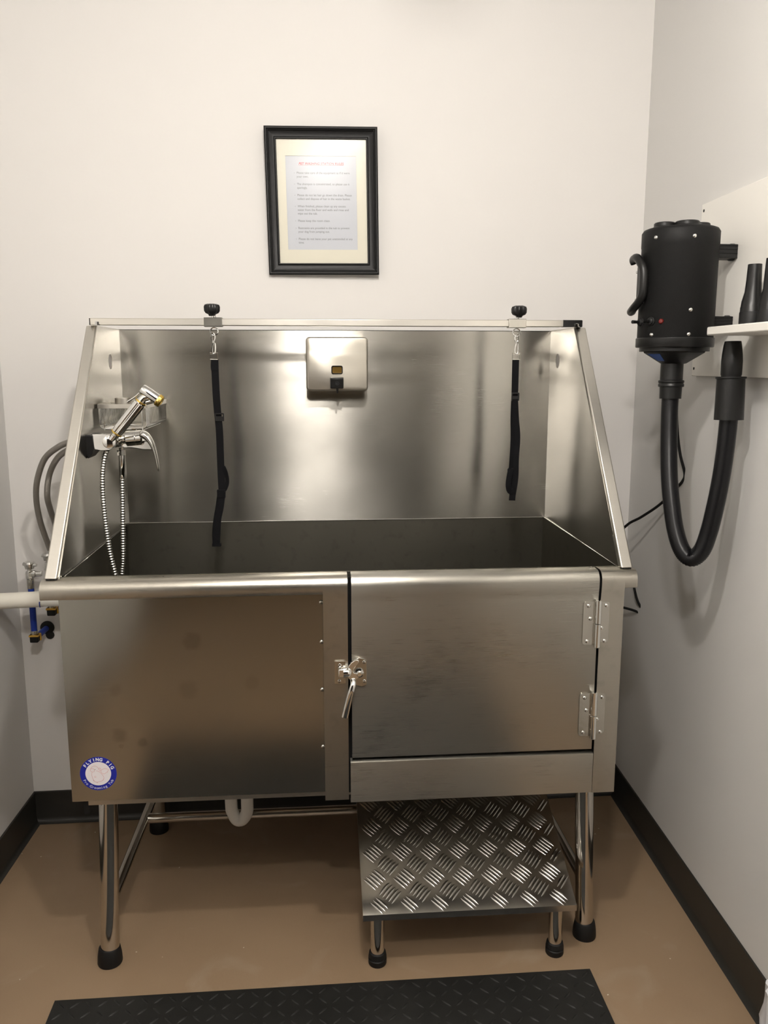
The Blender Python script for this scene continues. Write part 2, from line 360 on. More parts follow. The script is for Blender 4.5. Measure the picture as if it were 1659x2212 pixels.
def base(name, a, b, inn):
    """vinyl cove base: upright strip with a curved toe"""
    prof = [(0, 0.1022), (0.0035, 0.100), (0.0035, 0.018), (0.006, 0.009), (0.011, 0.004), (0.017, 0.0015), (0.017, 0), (0, 0)]
    i = Vector(inn); bm = B()
    A = [bm.verts.new(a+i*p[0]+Vector((0,0,p[1]))) for p in prof]; D = [bm.verts.new(b+i*p[0]+Vector((0,0,p[1]))) for p in prof]
    bm.faces.new(A); bm.faces.new(D[::-1])
    for k in range(len(prof)): bm.faces.new((A[k], A[(k+1)%len(prof)], D[(k+1)%len(prof)], D[k]))
    struct(name, bm, M_base)
base('baseboard_back', BL+Vector((0,-.0005,0)), BR+Vector((0,-.0005,0)), (0, -1, 0)); base('baseboard_left', FL+Vector((.0005,0,0)), BL+Vector((.0005,0,0)), (1, 0, 0)); base('baseboard_right', FR+Vector((-.0005,0,0)), BR+Vector((-.0005,0,0)), (-1, 0, 0))
# lamps
for i, (x, y, z) in enumerate(LAMPS):
    t = thing('ceiling_lamp', ('bare globe lamp on a short stem, the one nearer the tub', 'bare globe lamp on a short stem, the one nearer the doorway')[i], 'lamp', (x, y, H), 'globe lamps on the ceiling')
    bm = B(); lathe(bm, [(0.06, 0), (0.06, -0.012), (0.025, -0.02), (0.02, H and -(H-z-0.045))], (x, y, H)); obj('canopy', bm, M_board, t)
    bm = B(); bmesh.ops.create_uvsphere(bm, u_segments=24, v_segments=14, radius=0.045, matrix=Matrix.Translation((x, y, z))); obj('globe', bm, M_lamp, t)

# ------------------------------------------------------------ the grooming tub
tub = thing('grooming_tub', 'large stainless steel dog grooming tub with high splash guard and hinged door', 'tub', (0.635, 0.3, 0))
YP = -0.035                                                     # face of door, posts and strip
def lip_profile(zlow, tail):
    """path of the folded sheet in (y, z), from the basin edge over the round nose down to zlow"""
    P = [(0.012, 0.915), (0.012, 0.938), (0.010, 0.943), (0.004, 0.9455), (-0.016, 0.9455)]
    for k in range(1, 8):
        a = PI/2*k/8; P.append((-0.016-0.022*math.sin(a), 0.9235+0.022*math.cos(a)))
    P += [(-0.038, 0.9235), (-0.038, 0.910)]
    P += tail
    return P
def sheet(bm, path, x0, x1, th=0.0015):
    n = len(path); A = []; D = []
    for i in range(n):
        a = Vector(path[max(i-1,0)]); b = Vector(path[min(i+1,n-1)]); t = (b-a).normalized(); nn = Vector((-t.y, t.x))*th
        p = Vector(path[i]); A.append(p); D.append(p+nn)
    L = [tuple(p) for p in A]+[tuple(p) for p in reversed(D)]
    a = [bm.verts.new((x0, *p)) for p in L]; b = [bm.verts.new((x1, *p)) for p in L]; m = len(L)
    for i in range(m): bm.faces.new((a[i], a[(i+1)%m], b[(i+1)%m], b[i]))
    for v in (a, b):
        for i in range(n-1): bm.faces.new((v[i], v[i+1], v[m-2-i], v[m-1-i]))
    return bm
# fixed front panel (recessed) and its lip
bm = B(); box(bm, 0.027, 0.600, 0, 0.0015, 0.436, 0.935); o = obj('front_panel', bm, M_panel, tub)
bm = B(); sheet(bm, lip_profile(0, [(-0.036, 0.907), (-0.030, 0.906), (-0.022, 0.906)]), 0.001, 0.584); sheet(bm, lip_profile(0, [(-0.0365, 0.898), (YP, 0.885), (YP, 0.4335), (-0.020, 0.4335)]), 0.584, 0.6365)
obj('front_lip', bm, M_lip, tub)
bm = B()
for z in (0.880, 0.790, 0.680, 0.545): lathe(bm, [(0.0045, 0), (0.0045, -0.002), (0.0028, -0.0035), (0, -0.004)], (0.5805, 0.0, z), (0, 1, 0), 12)
pieces('rivet', bm, M_zinc, tub)
bm = B(); box(bm, 0.584, 0.5855, YP+.001, 0.0, 0.436, 0.906); obj('post_return', bm, M_panel, tub)
# lower flange
bm = B(); box(bm, 0.060, 0.640, 0.004, 0.03, 0.424, 0.436); box(bm, 0.640, 1.239, 0.004, 0.03, 0.424, 0.436); pieces('base_flange', bm, M_lip, tub)
# right hand post with its lip, and the strip below the door
bm = B(); sheet(bm, lip_profile(0, [(-0.0365, 0.898), (YP, 0.885), (YP, 0.4255), (-0.020, 0.4255)]), 1.1905, 1.242); sheet(bm, lip_profile(0, [(-0.036, 0.907), (-0.030, 0.906), (-0.022, 0.906)]), 1.242, 1.270)
box(bm, 1.2405, 1.242, YP+.001, 0.0, 0.428, 0.906)
obj('corner_post', bm, M_lip, tub)
bm = B(); sheet(bm, [(-0.015, 0.523), (-0.031, 0.523), (-0.0345, 0.521), (YP, 0.517), (YP, 0.4265), (-0.018, 0.4265)], 0.6405, 1.1895); obj('lower_strip', bm, M_door, tub)
# body sides, rear and inner frame
bm = B(); box(bm, 0.027, 0.029, 0.0016, 0.635, 0.436, 0.9445); box(bm, 1.240, 1.242, 0.0016, 0.635, 0.436, 0.9445); box(bm, 0.027, 1.242, 0.634, 0.636, 0.436, 0.9445)
obj('body_shell', bm, M_lip, tub)
bm = B(); box(bm, 0.615, 0.660, -0.008, 0.0, 0.436, 0.936); box(bm, 1.172, 1.215, -0.008, 0.0, 0.436, 0.936); box(bm, 0.655, 1.175, -0.008, 0.0, 0.436, 0.530); obj('door_frame', bm, M_rubber, tub, label='inner frame behind the door gap, coloured black for the shade inside')  # black colour stands for the shade seen through the door slits
# basin: one folded tray seen from above
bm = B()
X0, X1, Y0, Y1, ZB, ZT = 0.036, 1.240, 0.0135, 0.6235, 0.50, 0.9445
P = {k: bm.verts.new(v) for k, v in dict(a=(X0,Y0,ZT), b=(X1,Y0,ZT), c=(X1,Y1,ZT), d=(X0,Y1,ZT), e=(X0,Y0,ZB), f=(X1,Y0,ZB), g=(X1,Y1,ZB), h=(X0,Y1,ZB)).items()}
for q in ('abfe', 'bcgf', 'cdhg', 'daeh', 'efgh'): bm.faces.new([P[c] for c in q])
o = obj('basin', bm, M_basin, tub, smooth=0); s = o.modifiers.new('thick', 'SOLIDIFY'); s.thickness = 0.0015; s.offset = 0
bm = B(); box(bm, 0.05, 1.23, 0.03, 0.61, 0.438, 0.452); obj('bottom_tray', bm, M_lip, tub)
# weld seam between basin and splash guard
bm = B(); tube(bm, [(0.040, 0.014, 0.9455), (0.0445, 0.6215, 0.9440), (1.2435, 0.6215, 0.9440), (1.239, 0.014, 0.9455)], 0.0010, 6); obj('seam', bm, M_chrome, tub, label='bright welded seam line')
# splash guard
ZG = 1.4815
bm = B(); box(bm, 0.0435, 1.2445, 0.622, 0.6235, 0.943, ZG); box(bm, 0.0435, 1.2445, 0.622, 0.640, ZG-0.0015, ZG)
obj('back_splash', bm, M_back, tub)
def side_guard(sign):
    L = sign < 0
    xin = lambda y: (0.0355+(y/0.622)*0.0085) if L else (1.2380+(y/0.622)*0.0060)
    d = -0.0015 if L else 0.0015
    hole = circ(0.511 if L else 0.543, 1.394 if L else 1.397, 0.0195, 28)
    out = [(-0.012, 0.946), (0.622, 0.946), (0.622, ZG), (0.402, ZG)]
    bm = B(); prism(bm, [out, hole], lambda y, z: (xin(y), y, z), lambda y, z: (xin(y)+d, y, z))
    o = obj('side_splash', bm, M_side, tub, smooth=20)
    xf = (0.0335, 0.0405) if L else (1.2375, 1.2455); w_ = -0.0265 if L else 0.0265; w2 = -0.0255 if L else 0.0265
    bm = B(); q = [(xf[0], -0.022, 0.9480), (xf[0]+w_, -0.022, 0.9480), (xf[1]+w2, 0.398, ZG), (xf[1], 0.398, ZG)]
    nrm = Vector((0, 0.785, -0.62))*0.0
    r = [(a, b+0.022, c) for a, b, c in q]
    hexa(bm, q, r); e = obj('guard_edge', bm, M_guard, tub, bevel=0.003)
    # small folded top flange
    bm = B(); x = xin(0.4); box(bm, min(x, x+w2*0.6), max(x, x+w2*0.6), 0.40, 0.63, ZG-0.0015, ZG+0.0003); obj('top_flange', bm, M_guard, tub)
    bm = B(); xc = xf[0]+w_/2
    for k in (-1, 0, 1): lathe(bm, [(0.0045, 0), (0.0045, 0.004)], (xc+k*0.0075, -0.014, 0.9455-0.0002), seg=10)
    pieces('rubber_pad', bm, M_rubber, tub)
side_guard(-1); side_guard(1)
# door
door_bm = B(); sheet(door_bm, lip_profile(0, [(-0.0365, 0.898), (YP, 0.885), (YP, 0.5345), (-0.034, 0.532), (-0.020, 0.5315)]), 0.6445, 1.1850)
door = obj('door', door_bm, M_door, tub)
bm = B(); box(bm, 0.650, 1.180, -0.020, -0.0185, 0.54, 0.93); obj('door_liner', bm, M_lip, door)
# hinges
def hinge(px, py, px2, py2):
    """px,py: top of knuckle, px2,py2: bottom of knuckle"""
    a = at(px, py, 'y', YP-0.006); b = at(px2, py2, 'y', YP-0.006); L = (a-b).length; zc = (a.z+b.z)/2; x = (a.x+b.x)/2
    bm = B(); y0, y1 = YP-0.0022, YP-0.0002
    ypl(bm, [rrect(x-0.032, x-0.003, zc-L*0.46, zc+L*0.46, 0.007)], y0, y1)
    h = obj('hinge', bm, M_zinc, tub, 0.0004)
    bm = B(); ypl(bm, [rrect(x+0.003, x+0.027, zc-L*0.41, zc+L*0.45, 0.006)], y0, y1); obj('leaf', bm, M_zinc, h, 0.0004)
    bm = B(); lathe(bm, [(0.006, 0), (0.007, 0.001), (0.007, L*0.49), (0.006, L*0.495)], (x, YP-0.007, b.z)); lathe(bm, [(0.0055, 0), (0.007, 0.001), (0.007, L*0.49), (0.006, L*0.495)], (x, YP-0.007, b.z+L*0.503)); pieces('knuckle', bm, M_chrome, h)
    bm = B()
    for dx, k in ((-0.021, 0.37), (-0.016, 0.10), (-0.021, -0.38), (0.019, 0.37), (0.010, -0.10), (0.018, -0.38)):
        lathe(bm, [(0.0042, 0), (0.0040, 0.0016), (0.0022, 0.0030), (0, 0.0034)], (x+dx, y0, zc+k*L), (0, -1, 0), 14)
    pieces('rivet', bm, M_chrome, h)
hinge(1292, 1296, 1290, 1398); hinge(1283, 1495, 1281, 1595)
# latch: keeper on the post, cam plate and lever on the door
YL = YP-0.0002
def lp(a, b, y): p = at(a, b, 'y', y); return (p.x, p.z)
k0 = lp(723, 1476, YL); k1 = lp(746, 1427, YL)
bm = B(); ypl(bm, [rrect(k0[0], k1[0], k0[1], k1[1], 0.002)], YL-0.003, YL); latch = obj('latch_keeper', bm, M_zinc, tub, 0.0005)
bm = B()
for a, b in ((734, 1436), (733, 1470)): p = lp(a, b, YL); lathe(bm, [(0.0038, 0), (0.0036, 0.0015), (0, 0.003)], (p[0], YL-0.003, p[1]), (0, -1, 0), 14)
pieces('screw', bm, M_chrome, latch)
bm = B(); p = lp(741, 1453, YL-0.008); box(bm, p[0]-0.010, p[0]+0.006, YL-0.014, YL-0.003, p[1]-0.010, p[1]+0.009); obj('strike_block', bm, M_chrome, latch, 0.002)
bm = B(); p = lp(750, 1453, YL-0.012); lathe(bm, [(0.0095, -0.009), (0.0098, 0), (0.0085, 0.005), (0.005, 0.008), (0, 0.009)], (p[0]+0.001, YL-0.0115, p[1]), (1, 0, 0), 20); obj('roller', bm, M_chrome, latch)
plate = [(757,1430),(766,1423),(777,1420),(787,1423),(792,1428),(792,1478),(782,1482),(768,1478),(757,1470),(752,1455)]
bm = B(); ypl(bm, [[lp(a, b, YL) for a, b in plate]], YL-0.003, YL); plate_o = obj('latch_plate', bm, M_zinc, door, 0.0005)
bm = B()
for a, b in ((786, 1429), (787, 1470)): p = lp(a, b, YL); lathe(bm, [(0.0036, 0), (0.0034, 0.0015), (0, 0.003)], (p[0], YL-0.003, p[1]), (0, -1, 0), 14)
p = lp(776, 1454, YL-0.006); lathe(bm, [(0.010, 0), (0.010, 0.004), (0.006, 0.005), (0.006, 0.010), (0.0045, 0.012), (0, 0.012)], (p[0], YL-0.003, p[1]), (0, -1, 0), 20)
obj('pivot', bm, M_chrome, plate_o)
bm = B(); cam_pts = [(771,1424.5),(775,1426),(775,1430),(770,1436),(765,1443),(762.5,1449),(765,1453),(771,1454),(776,1460),(772,1466),(765,1469.5),(758,1469),(752.5,1464),(750,1456),(750,1447),(753,1438),(759,1430),(765,1426)]
ypl(bm, [[lp(a, b, YL-0.006) for a, b in cam_pts]], YL-0.010, YL-0.004); obj('cam_hook', bm, M_chrome, plate_o, 0.001)
bm = B(); hp = [at(762, 1468, 'y', YL-0.010), at(763, 1478, 'y', YL-0.018), at(760, 1490, 'y', YL-0.022), at(756, 1503, 'y', YL-0.022), at(750, 1528, 'y', YL-0.020), at(745, 1550, 'y', YL-0.018)]
HP, T_, _ = frames(spline(hp, 4)); R_ = []
for i, (p, t) in enumerate(zip(HP, T_)):
    s = Vector((t.z, 0, -t.x)).normalized(); q = s.cross(t).normalized(); wd = 0.0058+0.0012*i/len(HP); th = 0.0032
    R_.append([bm.verts.new(p+s*wd*math.cos(2*PI*k/12)+q*th*math.sin(2*PI*k/12)) for k in range(12)])
for A, D in zip(R_, R_[1:]):
    for k in range(12): bm.faces.new((A[k], A[(k+1)%12], D[(k+1)%12], D[k]))
bm.faces.new(R_[0][::-1]); bm.faces.new(R_[-1]); obj('lever', bm, M_chrome, plate_o)

# legs with rubber feet
def leg(top, bot, r=0.0215):
    top, bot = Vector(top), Vector(bot)
    bm = B(); d = (top-bot); t = d.normalized(); tube(bm, [bot+t*0.02, bot+d*0.5, top], r, 28); l = obj('leg', bm, M_polish, tub)
    bm = B(); lathe(bm, [(0.0275, 0), (0.0285, 0.004), (0.0275, 0.022), (0.0245, 0.040), (0.0225, 0.043), (0.0216, 0.043)], bot, seg=28); obj('rubber_foot', bm, M_rubber, l, 0.001)
    bm = B(); lathe(bm, [(0.0225, 0), (0.026, 0.003), (0.026, 0.022)], top-t*0.022, t, 28); obj('leg_socket', bm, M_polish, l)
leg((0.092, 0.052, 0.436), (0.074, 0.046, 0)); leg((1.201, 0.052, 0.436), (1.217, 0.046, 0))
leg((0.098, 0.600, 0.436), (0.086, 0.612, 0)); leg((1.195, 0.600, 0.436), (1.206, 0.612, 0))
for x, x2 in ((0.083, 0.090), (1.209, 1.201)):
    bm = B(); tube(bm, [(x, 0.06, 0.150), (x2, 0.595, 0.150)], 0.0125, 18); obj('side_brace', bm, M_polish, tub)
bm = B(); tube(bm, [(0.098, 0.420, 0.150), (1.195, 0.420, 0.150)], 0.0135, 18); obj('cross_brace', bm, M_polish, tub)
bm = B(); box(bm, 0.045, 0.056, 0.02, 0.03, 0.395, 0.436); box(bm, 1.165, 1.178, 0.10, 0.13, 0.385, 0.436); box(bm, 0.655, 0.668, 0.10, 0.13, 0.36, 0.436); pieces('support_tab', bm, M_rubber, tub)
# drain trap: two white bends close together
bm = B(); tp = [(0.332, 0.36, 0.437), (0.332, 0.36, 0.225), (0.336, 0.36, 0.190), (0.347, 0.358, 0.170), (0.362, 0.356, 0.172), (0.374, 0.352, 0.195), (0.376, 0.35, 0.235), (0.376, 0.35, 0.437)]
tube(bm, spline(tp, 5), 0.0165, 18); obj('drain_trap', bm, M_pvc2, tub, label='white plastic drain bend')

# round sticker on the fixed panel
SC = at(212.5, 1671, 'y', 0); sx, sz = SC.x, SC.z; SR = 0.0395
bm = B(); ypl(bm, [circ(sx, sz, SR, 64)], -0.0004, 0.0); stick = obj('round_sticker', bm, M_stick_b, tub, smooth=0, label='round blue and white sticker with a flying pig drawing')
bm = B(); ypl(bm, [circ(sx, sz, SR*0.70, 64)], -0.0006, -0.0003); obj('sticker_disc', bm, M_stick_w, stick, smooth=0)
bm = B()
def arc_text(bm, s, r, a_mid, step, size, flip, bold):
    n = len(s)
    for i, ch in enumerate(s):
        if ch == ' ': continue
        if not flip:
            a = a_mid - (i-(n-1)/2)*step; rot = a-PI/2
        else:
            a = a_mid + (i-(n-1)/2)*step; rot = a+PI/2
        cx, cz = sx+r*math.cos(a), sz+r*math.sin(a)
        mt = Matrix.Translation((cx, -0.0007, cz)) @ UPRIGHT @ Matrix.Rotation(rot, 4, 'Z') @ Matrix.Translation((0, -size*0.35, 0))
        text_bm(bm, ch, size, mt, 0.0001, 'CENTER', bold=bold)
arc_text(bm, 'FLYING PIG', SR*0.85, math.radians(84), math.radians(13.5), 0.0098, False, 0.00035)
obj('sticker_title', bm, M_white, stick, smooth=0); bm = B()
arc_text(bm, 'Pro Grooming Tub', SR*0.85, math.radians(-92), math.radians(8.2), 0.0082, True, 0.0)
obj('sticker_tagline', bm, M_white, stick, smooth=0)
bm = B()
def pl(pts, r=0.00032, closed=False):
    # drawing space: crop pixels of the emblem, centre 624,670, 224 px per radius
    q = [(sx+(a-624)/224*SR, -0.0008, sz-(b-672)/206*SR) for a, b in pts]
    tube(bm, spline(q, 4), r, 6)
pl([(535,610),(545,590),(575,575),(605,580),(625,598),(632,615)])
pl([(600,635),(640,650),(675,690),(690,725),(675,755),(640,768),(600,775),(570,760),(552,720),(545,680),(552,650)])
pl([(535,610),(530,630),(545,645),(570,648),(578,630),(572,612),(552,604),(535,610)])
pl([(632,615),(645,600),(655,612),(660,632),(648,636),(632,615)])
pl([(660,632),(690,615),(720,612),(755,630),(735,645),(742,655),(720,662),(700,675),(675,670),(655,640)])
pl([(570,705),(590,700)]); pl([(575,718),(600,712)]); pl([(600,775),(605,785),(612,775)]); pl([(672,752),(682,750),(684,736)]); pl([(562,745),(560,758),(572,756)])
obj('sticker_pig', bm, M_pink, stick, smooth=0)
bm = B(); ypl(bm, [circ(sx+(588-624)/224*SR, sz-(620-672)/206*SR, 0.0007, 10)], -0.0009, -0.0006); obj('sticker_eye', bm, M_rubber, stick, smooth=0)

# ------------------------------------------------------------ top rail, clamps, straps
YR = 0.392; zr0, zr1 = ZG+0.0005, ZG+0.0175
tl = at(196, 697, 'y', YR).x; tr = at(1255, 697, 'y', YR).x
rail = obj('top_rail', box(B(), tl, tr, YR-0.0085, YR+0.0085, zr0, zr1), M_rail, tub, 0.0015)
bm = B(); box(bm, tl-0.0015, tl, YR-0.0083, YR+0.0083, zr0+.0003, zr1-.0003); box(bm, tr, tr+0.0015, YR-0.0083, YR+0.0083, zr0+.0003, zr1-.0003); pieces('end_cap', bm, M_blackpl, rail)
bm = B(); box(bm, tr-0.049, tr-0.0003, YR-0.0090, YR+0.0090, zr0-0.0002, zr1+0.0004); obj('rail_dark_reflection', bm, mat('dark_reflection_metal', (0.05, 0.05, 0.05), 0.25, 0.8), rail)  # dark reflection on the rail's right end, put into the colour of a thin band
bm = B()
for p in (at(210, 703, 'y', YR-0.012), at(1245, 702, 'y', YR-0.012)):
    lathe(bm, [(0.008, 0), (0.008, 0.002), (0.0055, 0.002), (0.0055, 0.008), (0.004, 0.009)], (p.x, YR-0.014, ZG+0.0003), seg=6)
pieces('rail_bolt', bm, M_chrome, rail)
def clamp(a0, a1, knob_px, label):
    x0 = at(a0, 697, 'y', YR-0.011).x; x1 = at(a1, 697, 'y', YR-0.011).x; xc = (x0+x1)/2+0.001
    t = thing('tether_clamp', label, 'clamp', (xc, YR, zr0-0.002), 'sliding clamps on the tub rail')
    bm = B(); ypl(bm, [[(x0, zr0-.0025), (x1, zr0-.0025), (x1, zr1+.0025), (x0, zr1+.0025)]], YR-0.0112, YR-0.0093)
    box(bm, x0, x1, YR+0.0093, YR+0.0112, zr0-.0025, zr1+.0025); box(bm, x0, x1, YR-0.0112, YR+0.0112, zr1+.0008, zr1+.0026); box(bm, x0, x1, YR-0.0112, YR+0.0112, zr0-.0025, zr0-.0007)
    obj('sleeve', bm, M_zinc, t, 0.0006)
    bm = B(); lathe(bm, [(0.006, 0), (0.006, 0.004), (0.0035, 0.005), (0.0035, 0.014)], (xc, YR, zr1+0.0025)); obj('threaded_stem', bm, M_chrome, t)
    k = at(*knob_px, 'y', YR); bm = B(); zk = zr1+0.0075
    rings = []
    for r, h in ((0.007, -0.001), (0.0085, 0.003), (0.0150, 0.006), (0.0180, 0.011), (0.0185, 0.021), (0.0165, 0.026), (0.010, 0.0285)):
        rings.append([bm.verts.new((xc+(k.x-xc)*0.6+math.cos(2*PI*j/56)*r*(1+0.10*math.cos(7*2*PI*j/56)), YR+math.sin(2*PI*j/56)*r*(1+0.10*math.cos(7*2*PI*j/56)), zk+h)) for j in range(56)])
    for A, D in zip(rings, rings[1:]):
        for j in range(56): bm.faces.new((A[j], A[(j+1)%56], D[(j+1)%56], D[j]))
    bm.faces.new(rings[0][::-1]); bm.faces.new(rings[-1]); obj('star_knob', bm, M_blackpl, t)
    zc = zr0-0.0025-0.0115; bm = B(); tube(bm, [(xc+0.0095*math.cos(2*PI*j/24), YR, zc+0.0095*math.sin(2*PI*j/24)) for j in range(24)], 0.0014, 8, closed=True); obj('eye_ring', bm, M_chrome, t)
    return xc, zc
cl = clamp(440, 480, (455, 670), 'steel rail clamp with black star knob, on the left above the longer strap')
cr_ = clamp(1099, 1137, (1124, 672), 'steel rail clamp with black star knob, on the right above the shorter strap')
def snap(t, xc, ztop, zbot, hw):
    bm = B(); P = [(xc, YR, ztop-0.0115), (xc+0.003, YR, ztop-0.006), (xc, YR, ztop-0.0075)]
    tube(bm, [(xc+0.0045*math.sin(a), YR, ztop-0.0100+0.010*math.cos(a)-0.004) for a in [2*PI*j/16 for j in range(16)]], 0.0015, 8, closed=True)
    tube(bm, [(xc, YR, ztop-0.022), (xc, YR, ztop-0.028)], 0.0032, 10)
    tube(bm, spline([(xc+0.004, YR, ztop-0.028), (xc+0.0045, YR, ztop-0.040), (xc+0.003, YR, zbot+0.014), (xc-0.003, YR, zbot+0.014), (xc-0.0035, YR, ztop-0.040), (xc-0.001, YR, ztop-0.028)], 4), 0.0019, 8)
    obj('snap_hook', bm, M_chrome, t)
    bm = B(); z1 = zbot+0.014; z0 = zbot-0.002
    tube(bm, [(xc-hw, YR, z1), (xc+hw, YR, z1), (xc+hw, YR, z0), (xc-hw, YR, z0)], 0.0016, 8, closed=True); box(bm, xc-hw, xc+hw, YR-0.0008, YR+0.0008, z1-0.004, z1)
    obj('square_ring', bm, M_zinc, t)
def P_(l, y=YR): return [at(a, b, 'y', y) for a, b in l]
def slider(t, a, b, w_, h_):
    p = at(a, b, 'y', YR-0.004); bm = B()
    ypl(bm, [rrect(p.x-w_/2, p.x+w_/2, p.z-h_/2, p.z+h_/2, 0.002), rrect(p.x-w_/2+0.003, p.x+w_/2-0.003, p.z+0.0015, p.z+h_/2-0.003, 0.001)], YR-0.0055, YR-0.0025)
    obj('slider_buckle', bm, M_blackpl, t, 0.0008)
W_ = 0.0180
# left strap
a = at(463, 775, 'y', YR)
t = thing('restraint_strap', 'longer black webbing tether hanging on the left with a looped lower end', 'strap', (a.x, YR, 0.93), 'black restraint straps')
snap(t, at(461, 740, 'y', YR).x, cl[1], a.z, 0.0095)
bm = B(); ribbon(bm, P_([(464,776),(465,810),(467,850),(470,890),(474,930),(476,980),(478,1030),(480,1060)]), W_); ribbon(bm, P_([(464,778),(463,790),(464,800)], YR-0.003), W_); obj('upper_webbing', bm, M_strap, t)
bm = B(); ribbon(bm, P_([(482,1008),(488,1022),(491,1040),(486,1056),(478,1062)], YR-0.003), 0.011, curl=0.6); obj('webbing_loop', bm, M_strap, t)
bm = B(); ribbon(bm, P_([(478,1058),(474,1090),(469,1120),(466,1150),(467,1176)]), W_); ribbon(bm, P_([(480,1062),(476,1095),(471,1120),(469,1150),(468,1176)], YR-0.008), W_*0.96)
box(bm, P_([(459,1176)])[0].x, P_([(478,1176)])[0].x, YR-0.009, YR+0.001, P_([(467,1179)])[0].z, P_([(467,1173)])[0].z); obj('lower_loop', bm, M_strap, t)
p = at(478, 1066, 'y', YR-.004); bm = B(); box(bm, p.x-0.0105, p.x+0.0105, YR-0.0105, YR+0.0025, p.z-0.0115, p.z+0.0105); obj('keeper_sleeve', bm, M_strap, t, 0.002)
slider(t, 474, 901, 0.024, 0.020)
# right strap
a = at(1115, 775, 'y', YR)
t = thing('restraint_strap', 'shorter black webbing tether hanging on the right with a small side loop', 'strap', (a.x, YR, 1.0), 'black restraint straps')
snap(t, at(1116, 740, 'y', YR).x, cr_[1], a.z, 0.0098)
bm = B(); ribbon(bm, P_([(1114,777),(1113,815),(1112,850),(1110,900),(1110,950),(1107,1000),(1105,1030)]), W_*0.97); obj('upper_webbing', bm, M_strap, t)
bm = B(); ribbon(bm, P_([(1113,862),(1115,905),(1118,945),(1115,990),(1114,1030),(1110,1058),(1106,1080)], YR-0.007), W_*0.80, curl=0.35); obj('lower_loop', bm, M_strap, t)
bm = B(); ribbon(bm, P_([(1104,1012),(1100,1030),(1098,1050),(1102,1062),(1110,1060)], YR-0.011), 0.014, curl=0.5); ribbon(bm, P_([(1110,1030),(1108,1055),(1106,1081)], YR-0.003), 0.017); obj('webbing_loop', bm, M_strap, t)
slider(t, 1113, 857, 0.0205, 0.021); slider(t, 1104, 1016, 0.0205, 0.010)

# ------------------------------------------------------------ soap dispenser
sd = thing('soap_dispenser', 'boxy brushed steel soap dispenser with black push button on the splash guard', 'dispenser', (0.634, 0.622, 1.31))
yf = 0.545
bm = B()
loops = []
for y, g in ((0.6215, -0.004), (0.575, -0.001), (0.553, 0.0), (yf+0.002, -0.0015), (yf, -0.004)):
    loops.append([bm.verts.new((x, y, z)) for x, z in rrect(0.5505-g, 0.7185+g, 1.3160-g, 1.4610+g, 0.010, 5)])
for A, D in zip(loops, loops[1:]):
    for k in range(len(A)): bm.faces.new((A[k], A[(k+1)%len(A)], D[(k+1)%len(A)], D[k]))
bm.faces.new(loops[0]); bm.faces.new(loops[-1]); obj('cover', bm, M_box, sd)
wz = at(728, 799, 'y', yf); bm = B(); ypl(bm, [rrect(wz.x-0.0155, wz.x+0.0155, wz.z-0.0115, wz.z+0.0115, 0.005), rrect(wz.x-0.0125, wz.x+0.0125, wz.z-0.0085, wz.z+0.0085, 0.003)], yf-0.003, yf+0.001); wf = obj('window_frame', bm, M_chrome, sd, 0.0006)
bm = B(); ypl(bm, [rrect(wz.x-0.0125, wz.x+0.0125, wz.z-0.0085, wz.z+0.0085, 0.003)], yf-0.0003, yf+0.002); obj('sight_window', bm, M_amber, wf)
pb = at(728, 827, 'y', yf-0.02); bm = B()
hexa(bm, [(pb.x-0.0185, yf, pb.z+0.0155), (pb.x+0.0185, yf, pb.z+0.0155), (pb.x+0.0185, yf, pb.z-0.016), (pb.x-0.0185, yf, pb.z-0.016)],
     [(pb.x-0.0170, yf-0.022, pb.z+0.0125), (pb.x+0.0170, yf-0.022, pb.z+0.0125), (pb.x+0.0170, yf-0.018, pb.z-0.0155), (pb.x-0.0170, yf-0.018, pb.z-0.0155)])
pbo = obj('push_button', bm, M_blackpl, sd, 0.0025)
bm = B(); lathe(bm, [(0.0055, 0), (0.006, 0.0015), (0.004, 0.0015), (0.003, 0.0005), (0, 0.0004)], (pb.x, yf-0.0205, pb.z-0.002), (0, -1, 0.1), 18); obj('button_dimple', bm, M_dryer, pbo)
bm = B(); lathe(bm, [(0.0032, 0), (0.0024, -0.012), (0.0015, -0.014)], (pb.x+0.001, yf-0.012, pb.z-0.014)); obj('spout', bm, M_blackpl, sd)

# ------------------------------------------------------------ corner wire basket
bk = thing('wire_basket', 'chrome wire soap basket fixed in the left rear corner of the tub', 'basket', (0.10, 0.48, 1.225))
bx0, bx1, by0, by1, bz0, bz1 = 0.0440, 0.163, 0.345, 0.6195, 1.2300, 1.2920
bm = B()
for q in ((bx0, bx1, by0, by0+0.0015), (bx0, bx1, by1-0.0015, by1), (bx0, bx0+0.0015, by0+.0015, by1-.0015), (bx1-0.0015, bx1, by0+.0015, by1-.0015)): box(bm, *q, bz1-0.0105, bz1)
obj('rim_band', bm, M_rail, bk, 0.0003)
bm = B(); nW = 26
for i in range(nW):
    y = by0+0.004+(by1-by0-0.008)*i/(nW-1)
    tube(bm, [(bx0+0.003, y, bz1-0.006), (bx0+0.003, y, bz0+0.012), (bx0+0.0055, y, bz0+0.005), (bx0+0.013, y, bz0+0.001), (bx1-0.013, y, bz0+0.001), (bx1-0.0055, y, bz0+0.005), (bx1-0.003, y, bz0+0.012), (bx1-0.003, y, bz1-0.006)], 0.0013, 6)
for i in range(7):
    x = bx0+0.014+(bx1-bx0-0.028)*i/6; tube(bm, [(x, by0+0.003, bz1-0.006), (x, by0+0.003, bz0-0.001), (x, by1-0.003, bz0-0.001), (x, by1-0.003, bz1-0.006)] if i in (0, 6) else [(x, by0+0.003, bz0-0.001), (x, by1-0.003, bz0-0.001)], 0.0013, 6)
